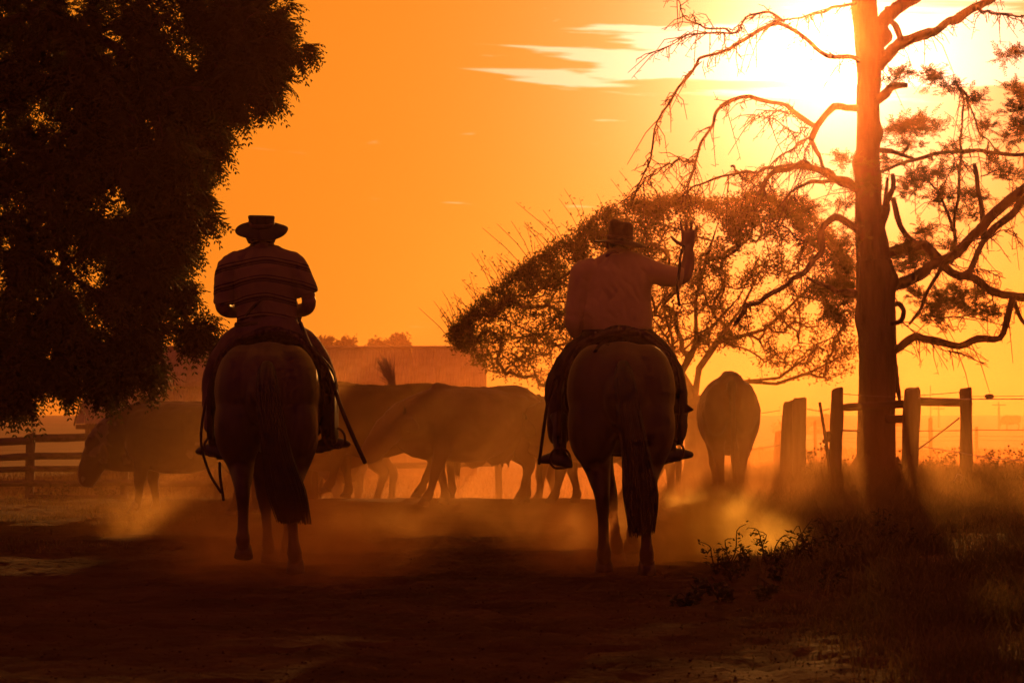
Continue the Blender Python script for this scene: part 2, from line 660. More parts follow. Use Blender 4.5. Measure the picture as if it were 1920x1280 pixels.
def ground_z(x, y):
    x, y = np.asarray(x, float), np.asarray(y, float)
    z = 0.05 * (fbm(x * 0.22, y * 0.22, 3, 1) - 0.45) * smooth01((y - 8) / 6)
    # beyond the track the yard drops a little on the west side
    west = smooth01((3.6 - x) / 3.0)
    z = z - west * 0.75 * smooth01((y - 30.6) / 9.0) * (1 - smooth01((y - 110) / 120))
    z = z + 3.4 * smooth01((y - 120) / 430.0) * 1.0
    v = smooth01((x - road_edge(y)) / 2.4)
    z = z + v * (0.05 + 0.06 * (fbm(x * 0.9, y * 0.9, 3, 9) - 0.4)) * (1 - smooth01((y - 60) / 30))
    return z


def fine_z(x, y):
    """clods and hoof prints, only near the camera"""
    d = 1 - smooth01((y - 28) / 10)
    f = 0.040 * (fbm(x * 2.1, y * 2.1, 4, 21) - 0.47) + 0.040 * (fbm(x * 7.5, y * 7.5, 3, 33) - 0.44)
    f = f - 0.022 * smooth01((vnoise(x * 4.3, y * 3.1, 61) - .70) / .16)      # hoof prints
    return f * d


def zat(x, y):
    return float(ground_z(x, y))


ys = np.concatenate([np.linspace(-30, 6, 10, endpoint=False), np.linspace(6, 20, 330, endpoint=False), np.linspace(20, 38, 220, endpoint=False),
                     np.geomspace(38, 612, 90)])
xs = np.concatenate([-np.geomspace(500, 7, 36, endpoint=False), np.linspace(-7, 8, 330), np.geomspace(8, 500, 37)[1:]])
GX, GY = np.meshgrid(xs, ys)
GZ = ground_z(GX, GY) + fine_z(GX, GY)
V = np.stack([GX.ravel(), GY.ravel(), GZ.ravel()], 1)
nr, nc = len(ys), len(xs)
ii = (np.arange(nr - 1)[:, None] * nc + np.arange(nc - 1)[None, :]).ravel()
Q = np.stack([ii, ii + 1, ii + nc + 1, ii + nc], 1)


def ground_material():
    m, n, l, b = new_mat('dusty_ground')
    t = n.new('ShaderNodeTexCoord')
    s = n.new('ShaderNodeSeparateXYZ')
    l.new(t.outputs['Object'], s.inputs[0])
    a = n.new('ShaderNodeTexNoise')
    a.inputs['Scale'].default_value = 1.3
    a.inputs['Detail'].default_value = 9
    a.inputs['Roughness'].default_value = 0.65
    l.new(t.outputs['Object'], a.inputs['Vector'])
    cr = n.new('ShaderNodeValToRGB')
    cr.color_ramp.elements[0].position = 0.3
    cr.color_ramp.elements[0].color = (0.032, 0.016, 0.009, 1)
    cr.color_ramp.elements[1].position = 0.7
    cr.color_ramp.elements[1].color = (0.085, 0.043, 0.023, 1)
    l.new(a.outputs['Fac'], cr.inputs[0])
    cg = n.new('ShaderNodeValToRGB')
    cg.color_ramp.elements[0].position = 0.3
    cg.color_ramp.elements[0].color = (0.07, 0.06, 0.024, 1)
    cg.color_ramp.elements[1].position = 0.7
    cg.color_ramp.elements[1].color = (0.15, 0.10, 0.040, 1)
    g = n.new('ShaderNodeTexNoise')
    g.inputs['Scale'].default_value = 0.35
    g.inputs['Detail'].default_value = 8
    l.new(t.outputs['Object'], g.inputs['Vector'])
    l.new(g.outputs['Fac'], cg.inputs[0])
    # grass east of the track edge and in the far fields
    e = n.new('ShaderNodeMapRange')
    e.inputs['From Min'].default_value = 0.7
    e.inputs['From Max'].default_value = 3.2
    l.new(s.outputs['X'], e.inputs['Value'])
    f = n.new('ShaderNodeMapRange')
    f.inputs['From Min'].default_value = 36
    f.inputs['From Max'].default_value = 60
    l.new(s.outputs['Y'], f.inputs['Value'])
    mx1 = n.new('ShaderNodeMath')
    mx1.operation = 'MAXIMUM'
    l.new(e.outputs[0], mx1.inputs[0])
    l.new(f.outputs[0], mx1.inputs[1])
    mx = n.new('ShaderNodeMix')
    mx.data_type = 'RGBA'
    l.new(mx1.outputs[0], mx.inputs[0])
    l.new(cr.outputs[0], mx.inputs[6])
    l.new(cg.outputs[0], mx.inputs[7])
    l.new(mx.outputs[2], b.inputs['Base Color'])
    b.inputs['Roughness'].default_value = 0.95
    b.inputs['Specular IOR Level'].default_value = 0.02
    nb = n.new('ShaderNodeTexNoise')
    nb.inputs['Scale'].default_value = 22
    nb.inputs['Detail'].default_value = 6
    l.new(t.outputs['Object'], nb.inputs['Vector'])
    bp = n.new('ShaderNodeBump')
    bp.inputs['Strength'].default_value = 0.6
    bp.inputs['Distance'].default_value = 0.03
    l.new(nb.outputs['Fac'], bp.inputs['Height'])
    l.new(bp.outputs[0], b.inputs['Normal'])
    return m


M['ground'] = ground_material()
g = link('ground', np_mesh('ground', V, quads=Q, smooth=True), M['ground'])
g['kind'] = 'structure'


# ================================================================== barn
def barn():
    Y = 84.0
    a, bq = P(150, 800, Y), P(908, 800, Y)
    xl, xr = a.x, bq.x
    floor = zat(-4, Y) - 0.02
    ridge = P(500, 652, Y + 2.6).z
    brk = P(500, 723, Y + 0.9).z
    eave = P(500, 795, Y - 0.9).z
    root = empty('barn', ((xl + xr) / 2, Y + 2.6, floor))
    tag(root, 'long low barn with a corrugated metal roof behind the cattle', 'barn')
    ox, oy, oz = root.location

    def L(x, y, z):
        return (x - ox, y - oy, z - oz)
    # walls
    w = MB()
    yf, yb = Y - 0.35, Y + 5.55
    w.box(L((xl + xr) / 2, yf, (floor + eave + .1) / 2), (xr - xl - .5, 0.12, eave + .1 - floor))
    w.build('front_wall', M['board'], root, False)
    w = MB()
    w.box(L((xl + xr) / 2, yb, (floor + eave + .1) / 2), (xr - xl - .5, 0.12, eave + .1 - floor))
    w.build('back_wall', M['board'], root, False)
    for x in (xl + .3, xr - .3):
        w = MB()
        V = [L(x + dx, yy, zz) for dx in (-.06, .06) for yy, zz in ((yf + .07, floor), (yb - .07, floor), (yb - .07, eave), (Y + 2.6, ridge - .12), (yf + .07, eave))]
        w.add(V, [(0, 1, 2, 3, 4), (9, 8, 7, 6, 5)] + [(i, (i + 1) % 5, 5 + (i + 1) % 5, 5 + i) for i in range(5)])
        w.build('gable_wall', M['board'], root, False)
    # sheets
    nsheet = 16
    wdt = (xr - xl) / nsheet
    nw = 40

    def sheet(name, p0, p1, flip=False):
        # profile along the slope p0 (low) -> p1 (high), waves along x
        Vv, F = [], []
        for j, (yy, zz) in enumerate((p0, ((p0[0] + p1[0]) / 2, (p0[1] + p1[1]) / 2 - .012), p1)):
            for i in range(nw + 1):
                x = wdt * i / nw - wdt / 2
                Vv.append((x, yy, zz + 0.022 * math.sin(i / nw * 9 * 2 * math.pi)))
        for j in range(2):
            for i in range(nw):
                F.append((j * (nw + 1) + i, j * (nw + 1) + i + 1, (j + 1) * (nw + 1) + i + 1, (j + 1) * (nw + 1) + i))
        q = MB()
        q.add(Vv, F)
        me = q.mesh(name)
        me.materials.append(M['roof'])
        return me
    upper = sheet('roof_sheet', (Y + .82 - oy, brk - .03 - oz), (Y + 2.6 - oy, ridge - oz))
    lower = sheet('roof_sheet', (Y - .9 - oy, eave - oz), (Y + 1.0 - oy, brk - .06 - oz))
    back = sheet('roof_sheet', (Y + 6.1 - oy, eave - oz), (Y + 2.62 - oy, ridge - .01 - oz))
    for i in range(nsheet):
        for me in (upper, lower, back):
            o = bpy.data.objects.new('roof_sheet', me)
            COL.objects.link(o)
            o.parent = root
            o.location = (xl + wdt * (i + .5) - ox, random.uniform(-.025, .025), random.uniform(-.012, .012))
            o.rotation_euler = (random.uniform(-.006, .006), random.uniform(-.003, .003), 0)
    c = MB()
    c.tube([L(xl - .05, Y + 2.61, ridge + .03), L((xl + xr) / 2, Y + 2.61, ridge + .01), L(xr + .05, Y + 2.61, ridge + .03)], [(.13, .05)] * 3, 8)
    c.build('ridge_cap', M['roof'], root)
    c = MB()
    c.box(L((xl + xr) / 2, Y - .82, eave - .09), (xr - xl, .06, .16))
    c.build('eave_board', M['board'], root, False)
    # end barge boards, east one leaning like the sagging roof
    for x in (xl - .04, xr + .04):
        c = MB()
        c.tube([L(x, Y - .9, eave - .02), L(x, Y + .9, brk - .04), L(x, Y + 2.6, ridge)], [(.025, .1)] * 3, 4)
        c.build('barge_board', M['board'], root, False)
    for k in range(7):
        x = xl + .4 + (xr - xl - .8) * k / 6
        c = MB()
        c.box(L(x, Y - .75, (floor - .05 + eave - .16) / 2), (.14, .14, eave - .1 - floor))
        c.build('post', M['wood'], root, False)


barn()


# ================================================================== foliage helpers
def unit(v):
    return v / np.maximum(np.linalg.norm(v, axis=1, keepdims=True), 1e-9)


def leaf_quads(base, dirs, nrm, length, width, bend=0.0):
    """diamond leaves: 4 verts each"""
    d = unit(dirs)
    s = unit(np.cross(d, nrm))
    n = np.cross(s, d)
    length = np.asarray(length)[:, None]
    width = np.asarray(width)[:, None]
    mid = base + d * length * 0.45 + n * length * bend
    V = np.stack([base, mid + s * width * .5, base + d * length, mid - s * width * .5], 1).reshape(-1, 3)
    Q = np.arange(len(V)).reshape(-1, 4)
    return V, Q


def fronds(pos, dirs, length, n_pairs, leaf_len, leaf_w, droop, r):
    """pinnate leaves with paired leaflets"""
    N = len(pos)
    d0 = unit(dirs)
    up = np.tile(np.array([[0, 0, 1.0]]), (N, 1)) + r.normal(0, .35, (N, 3))
    s = unit(np.cross(d0, up))
    Vs = []
    for k in range(n_pairs):
        t = (k + 1.0) / n_pairs
        c = pos + d0 * (length * t)[:, None]
        c[:, 2] -= droop * length * t * t
        dk = d0.copy()
        dk[:, 2] -= 2 * droop * t
        dk = unit(dk)
        for sg in (-1, 1):
            ld = unit(dk * 0.75 + s * sg * 0.9 + r.normal(0, .16, (N, 3)) + np.array([[0, 0, -.25]]))
            nn = unit(np.cross(ld, dk) + 1e-3)
            ll = leaf_len * (0.65 + 0.5 * math.sin(math.pi * min(t + .12, 1))) * r.uniform(.75, 1.2, N)
            v, _ = leaf_quads(c, ld, nn, ll, np.full(N, leaf_w) * r.uniform(.7, 1.2, N), .06)
            Vs.append(v.reshape(N, 4, 3))
    # rachis as a thin sliver
    e = pos + d0 * length[:, None]
    e[:, 2] -= droop * length
    m_ = (pos + e) / 2
    m_[:, 2] += droop * length * .25
    Vs.append(np.stack([pos, m_ + s * .0035, e, m_ - s * .0035], 1))
    V = np.stack(Vs, 1).reshape(-1, 3)
    return V, np.arange(len(V)).reshape(-1, 4)


def rand_dirs(r, n, zlo=-1, zhi=1):
    z = r.uniform(zlo, zhi, n)
    a = r.uniform(0, 2 * np.pi, n)
    q = np.sqrt(np.maximum(0, 1 - z * z))
    return np.stack([q * np.cos(a), q * np.sin(a), z], 1)


class Skeleton:
    """branch nodes: grows twigs towards targets from the nearest node"""

    def __init__(self):
        self.p, self.parent, self.order = [], [], []

    def add(self, p, parent):
        self.p.append(np.array(p, float))
        self.parent.append(parent)
        return len(self.p) - 1

    def limb(self, pts, start=-1, step=0.35):
        cur = start
        pts = [np.array(q, float) for q in pts]
        if start < 0:
            cur = self.add(pts[0], -1)
        prev = pts[0]
        for q in pts[1:]:
            L_ = np.linalg.norm(q - prev)
            k = max(1, int(L_ / step))
            for i in range(1, k + 1):
                cur = self.add(prev + (q - prev) * i / k, cur)
            prev = q
        return cur

    def grow(self, targets, r, root_pull=0.35, step=0.3, wob=0.06):
        ends = []
        for t in targets:
            A = np.array(self.p)
            d = np.linalg.norm(A - t, axis=1)
            # prefer nodes lower down / closer to the trunk so twigs sweep outward
            j = int(np.argmin(d + root_pull * np.linalg.norm(A - A[0], axis=1) * 0.3))
            a = A[j]
            n_ = max(2, int(np.linalg.norm(t - a) / step))
            cur = j
            bow = r.normal(0, wob, 3) * np.linalg.norm(t - a) * 2
            for i in range(1, n_ + 1):
                u = i / n_
                q = a + (t - a) * u + bow * u * (1 - u) * 2 + r.normal(0, wob * .25, 3)
                q[2] += 0.12 * np.linalg.norm(t - a) * u * (1 - u)
                cur = self.add(q, cur)
            ends.append(cur)
        return ends

    def radii(self, tip, power=2.3, fixed=None):
        n = len(self.p)
        acc = np.zeros(n)
        kids = np.zeros(n, int)
        for i in range(n):
            if self.parent[i] >= 0:
                kids[self.parent[i]] += 1
        acc[kids == 0] = tip ** power
        for i in range(n - 1, -1, -1):
            if acc[i] == 0:
                acc[i] = tip ** power
            if self.parent[i] >= 0:
                acc[self.parent[i]] += acc[i] * (1.0)
        return acc ** (1 / power)

    def chains(self):
        n = len(self.p)
        kids = [[] for _ in range(n)]
        for i, q in enumerate(self.parent):
            if q >= 0:
                kids[q].append(i)
        out = []
        stack = [(0, None)]
        while stack:
            i, frm = stack.pop()
            ch = [frm] if frm is not None else []
            ch.append(i)
            while kids[i]:
                ks = kids[i]
                # continue along the first child (the older limb)
                for k in ks[1:]:
                    stack.append((k, i))
                i = ks[0]
                ch.append(i)
            if len(ch) > 1:
                out.append(ch)
        return out


# ================================================================== big dark tree, west side
def pinnate_tree():
    r = np.random.default_rng(11)
    Y0 = 22.0
    base = P(-330, 800, Y0)
    base.z = zat(base.x, Y0)
    root = empty('shade_tree', base)
    tag(root, 'big dark tree with drooping feathery leaves at the side of the track', 'tree')
    b = np.array(base)
    sk = Skeleton()
    top = sk.limb([(0, 0, -.1), (.1, .1, 1.3), (.25, .1, 2.4), (.2, 0, 4.2), (.3, 0, 6.2)], step=.5)
    # crown lobes: photo outline with its own depth, (px, py, radius px, depth offset, count)
    lobes = [(60, 60, 150, .6, 70), (220, 90, 150, -.4, 80), (360, 70, 120, .2, 70), (480, 50, 95, 0, 52), (535, 90, 52, .3, 20), (455, 140, 70, -.2, 32), (500, 165, 34, 0, 9),
             (100, 220, 170, .2, 80), (250, 230, 140, -.6, 75), (360, 190, 85, .5, 40), (365, 260, 62, 0, 26), (395, 225, 40, .2, 12), (60, 380, 160, -.3, 60), (220, 360, 130, .4, 58),
             (330, 340, 72, -.2, 30), (360, 390, 48, .2, 18), (120, 500, 140, 0, 50), (265, 470, 88, -.3, 30), (335, 470, 44, .3, 12), (60, 620, 130, .4, 52), (200, 600, 100, -.4, 36),
             (300, 560, 62, .1, 15), (340, 545, 32, 0, 6), (240, 660, 56, -.2, 17), (375, 615, 34, .1, 9), (60, 700, 75, -.3, 22), (140, 690, 58, -.1, 16), (30, 720, 45, .1, 10), (190, 720, 32, 0, 6),
             (285, 690, 26, .1, 5),
             (-200, 100, 260, 0, 50), (-200, 420, 240, 0, 40), (-520, 200, 260, 0, 30), (-500, 500, 220, 0, 24), (120, -150, 230, 0, 60), (380, -130, 190, .2, 46), (-200, -250, 260, 0, 36), (150, -380, 200, .3, 26)]
    # main limbs to lobe centres
    for (px, py, rad, dy, cnt) in lobes:
        if rad >= 85:
            c = np.array(P(px, py, Y0 + dy * 2)) - b
            A = np.array(sk.p)
            j = int(np.argmin(np.linalg.norm(A - c, axis=1) + .25 * np.abs(A[:, 2] - min(c[2], 3.0))))
            a = A[j]
            mid = (a + c) / 2 + np.array([0, 0, .25])
            sk.limb([a, mid, c], j, .4)
    tg = []
    for (px, py, rad, dy, cnt) in lobes:
        c = np.array(P(px, py, Y0 + dy * 2)) - b
        rm = rad / FPX * Y0
        for _ in range(cnt):
            d = rand_dirs(r, 1)[0] * rm * r.uniform(.25, 1.0) ** .6
            d[1] *= 1.5
            tg.append(c + d)
    tg = np.array(tg)
    order = np.argsort(np.linalg.norm(tg - np.array([.2, 0, 3]), axis=1))
    ends = sk.grow(tg[order], r, 0.2, .3)
    rad = sk.radii(.0045, 2.25)
    mb = MB()
    chs = sk.chains()
    for ch in chs[1:]:
        pts = [sk.p[i] for i in ch]
        rr = [min(rad[i], .16) for i in ch]
        rr[0] = min(rr[0], rr[1] * 1.3)
        mb.tube(pts, rr, 5, cap=False)
    tb = MB()
    ch = chs[0]
    tb.tube([sk.p[i] for i in ch], [max(min(rad[i], .26), .03) * (1.35 if k == 0 else 1) for k, i in enumerate(ch)], 14, sub=1, rnd=.06)
    tb.build('trunk', M['bark'], root)
    mb.build('branches', M['bark'], root)
    # fronds along the twigs
    pos, dr = [], []
    for e in ends:
        i = e
        steps = 0
        while i >= 0 and steps < 3:
            p = sk.p[i]
            q = sk.p[sk.parent[i]] if sk.parent[i] >= 0 else p
            d = p - q
            k = 8 if steps == 0 else 5
            for _ in range(k):
                t = r.uniform(0, 1)
                pos.append(q + d * t)
                dd = d / (np.linalg.norm(d) + 1e-6) * .7 + rand_dirs(r, 1)[0] * .9
                dd[2] -= .35
                dr.append(dd)
            i = sk.parent[i]
            steps += 1
    pos, dr = np.array(pos), np.array(dr)
    L_ = r.uniform(.13, .25, len(pos))
    V, Q = fronds(pos, dr, L_, 7, .066, .021, .40, r)
    link('crown', np_mesh('crown', V, quads=Q), M['leaf'], root)


pinnate_tree()


# ================================================================== broad backlit tree, middle
def broad_tree():
    r = np.random.default_rng(5)
    Y0 = 38.0
    base = P(1308, 893, Y0)
    base.z = zat(base.x, Y0) - .03
    root = empty('spreading_tree', base)
    tag(root, 'wide low spreading tree glowing in the sun behind the waving rider', 'tree')
    b = np.array(base)

    def q(px, py, dy=0):
        return np.array(P(px, py, Y0 + dy)) - b
    sk = Skeleton()
    fork = sk.limb([(0, 0, 0), q(1310, 850), q(1306, 790), q(1302, 745)], step=.3)
    n_trunk = len(sk.p)
    limbs = [
        [(1302, 745, 0), (1270, 715, .2), (1225, 680, .6), (1210, 620, 1.0), (1240, 540, 1.2), (1255, 470, 1.4)],
        [(1302, 745, 0), (1290, 690, -.1), (1310, 640, -.3), (1300, 560, -.5), (1320, 480, -.8), (1350, 410, -1)],
        [(1302, 745, 0), (1320, 690, .2), (1345, 640, .4), (1400, 575, .9), (1440, 500, 1.4), (1470, 430, 1.8)],
        [(1302, 745, 0), (1340, 730, -.2), (1400, 722, -.4), (1470, 700, -.9), (1540, 660, -1.3), (1590, 610, -1.6)],
        [(1400, 722, -.4), (1450, 715, -.2), (1520, 695, .3), (1590, 665, .6)],
        [(1302, 745, 0), (1250, 738, .3), (1180, 730, .8), (1100, 720, 1.4), (1010, 690, 1.8), (940, 650, 2.0), (880, 625, 2.2)],
        [(1180, 730, .8), (1110, 690, .2), (1040, 640, -.4), (960, 600, -.9), (905, 580, -1.2)],
        [(1225, 680, .6), (1160, 630, 1.6), (1090, 560, 2.4), (1030, 510, 2.8)],
        [(1290, 690, -.1), (1240, 630, -1.2), (1180, 540, -2.1), (1130, 450, -2.6), (1150, 400, -2.8)],
        [(1345, 640, .4), (1420, 620, 0), (1490, 560, -.5), (1550, 500, -.9), (1570, 440, -1.1)],
        [(1310, 640, -.3), (1380, 560, -1.6), (1420, 460, -2.4), (1430, 390, -2.8)],
        [(1240, 540, 1.2), (1200, 470, 1.9), (1210, 400, 2.3)],
    ]
    for lb in limbs:
        pts = [q(*p) for p in lb]
        A = np.array(sk.p)
        j = int(np.argmin(np.linalg.norm(A - pts[0], axis=1)))
        pts[0] = A[j]
        for k in range(1, len(pts)):
            pts[k] = pts[k] + r.normal(0, .06, 3)
        sk.limb(pts, j, .25)
    # crown dome targets, thicker towards the outside
    prof = [(845, 625), (900, 565), (960, 512), (1040, 460), (1100, 415), (1160, 380), (1230, 368), (1330, 368), (1420, 360), (1500, 380), (1560, 430), (1600, 500), (1612, 580), (1605, 660)]
    bot = [(845, 640), (900, 690), (1000, 725), (1100, 735), (1200, 725), (1290, 660), (1380, 660), (1460, 700), (1540, 715), (1605, 690)]
    tx, ty = [p[0] for p in prof], [p[1] for p in prof]
    bx, by = [p[0] for p in bot], [p[1] for p in bot]
    tg = []
    while len(tg) < 2500:
        px = r.uniform(848, 1606)
        yt, yb = np.interp(px, tx, ty), np.interp(px, bx, by)
        u = r.uniform(0, 1) ** 1.35
        py = yt + (yb - yt) * u
        # half depth of the dome here
        cx = (px - 1225) / 385
        hd = 2.4 * math.sqrt(max(0.02, 1 - cx * cx)) * (0.45 + .55 * math.sqrt(max(0, min(1, (py - yt) / 130.0 + .05))))
        dy = hd * r.uniform(-1, 1)
        if u > .3 and abs(dy) < hd * .45 and r.uniform() < .6:
            continue
        if ((px - 1467) / 105) ** 2 + ((py - 485) / 75) ** 2 < 1 and r.uniform() < .55:
            continue          # crown thinned on purpose so sun reaches the dust beside the bay horse
        if ((px - 1290) / 60) ** 2 + ((py - 435) / 50) ** 2 < 1 and r.uniform() < .75:
            continue  # leaves thinned to brighten the crown behind the raised hand
        tg.append(q(px, py, dy))
    tg = np.array(tg)
    order = np.argsort(np.linalg.norm(tg - q(1302, 745), axis=1))
    ends = sk.grow(tg[order], r, .15, .25, .08)
    rad = sk.radii(.0042, 2.12)
    mb, tb = MB(), MB()
    chs = sk.chains()
    for ci, ch in enumerate(chs):
        pts = [sk.p[i] for i in ch]
        rr = [min(rad[i], .13) for i in ch]
        if ci == 0:
            tb.tube([sk.p[i] for i in range(n_trunk)], [.30, .24, .21, .20] + [.19] * (n_trunk - 4), 14, sub=1, rnd=.05)
            pts, rr = pts[n_trunk - 1:], rr[n_trunk - 1:]
        else:
            rr[0] = min(rr[0], rr[1] * 1.25)
        mb.tube(pts, rr, 6, cap=False)
    tb.build('trunk', M['bark_pale'], root)
    mb.build('branches', M['bark_pale'], root)
    pos, dr = [], []
    for e in ends:
        i, steps = e, 0
        while i >= 0 and steps < 4:
            p = sk.p[i]
            pr = sk.p[sk.parent[i]] if sk.parent[i] >= 0 else p
            d = p - pr
            nl = 10 if steps < 2 else 7
            if p[2] + b[2] < 3.1:
                nl = nl * 2 // 3 if r.uniform() < .8 else 2
            for _ in range(nl):
                pos.append(pr + d * r.uniform(0, 1.1) + r.normal(0, .055, 3))
                dr.append(d / (np.linalg.norm(d) + 1e-6) * .6 + rand_dirs(r, 1)[0])
            i = sk.parent[i]
            steps += 1
    # long whippy shoots standing out of the outline
    sh = MB()
    for e in ends:
        p = sk.p[e]
        px = 960 + (p[0] + b[0]) / Y0 * FPX
        py = 800 - (p[2] + b[2] - CAM_Z) / Y0 * FPX
        if px < 1350 and py < np.interp(px, tx, ty) + 40 and r.uniform() < .11:
            d = np.array([-.35 + r.normal(0, .25), r.normal(0, .2), .9])
            L_ = r.uniform(.3, .75)
            e1, e2 = p + d * L_ * .5, p + d * L_ + np.array([-.06, 0, -.02])
            sh.tube([p, e1, e2], [.006, .005, .003], 4)
            for _ in range(5):
                pos.append(p + d * L_ * r.uniform(.1, 1))
                dr.append(rand_dirs(r, 1)[0])
    so = sh.build('shoots', M['stem'], root)
    so['kind'] = 'stuff'
    pos, dr = np.array(pos), np.array(dr)
    n = len(pos)
    V, Q = leaf_quads(pos, dr, rand_dirs(r, n), r.uniform(.045, .085, n), r.uniform(.016, .029, n), .08)
    link('crown', np_mesh('crown', V, quads=Q), M['leaf_mid'], root)


broad_tree()


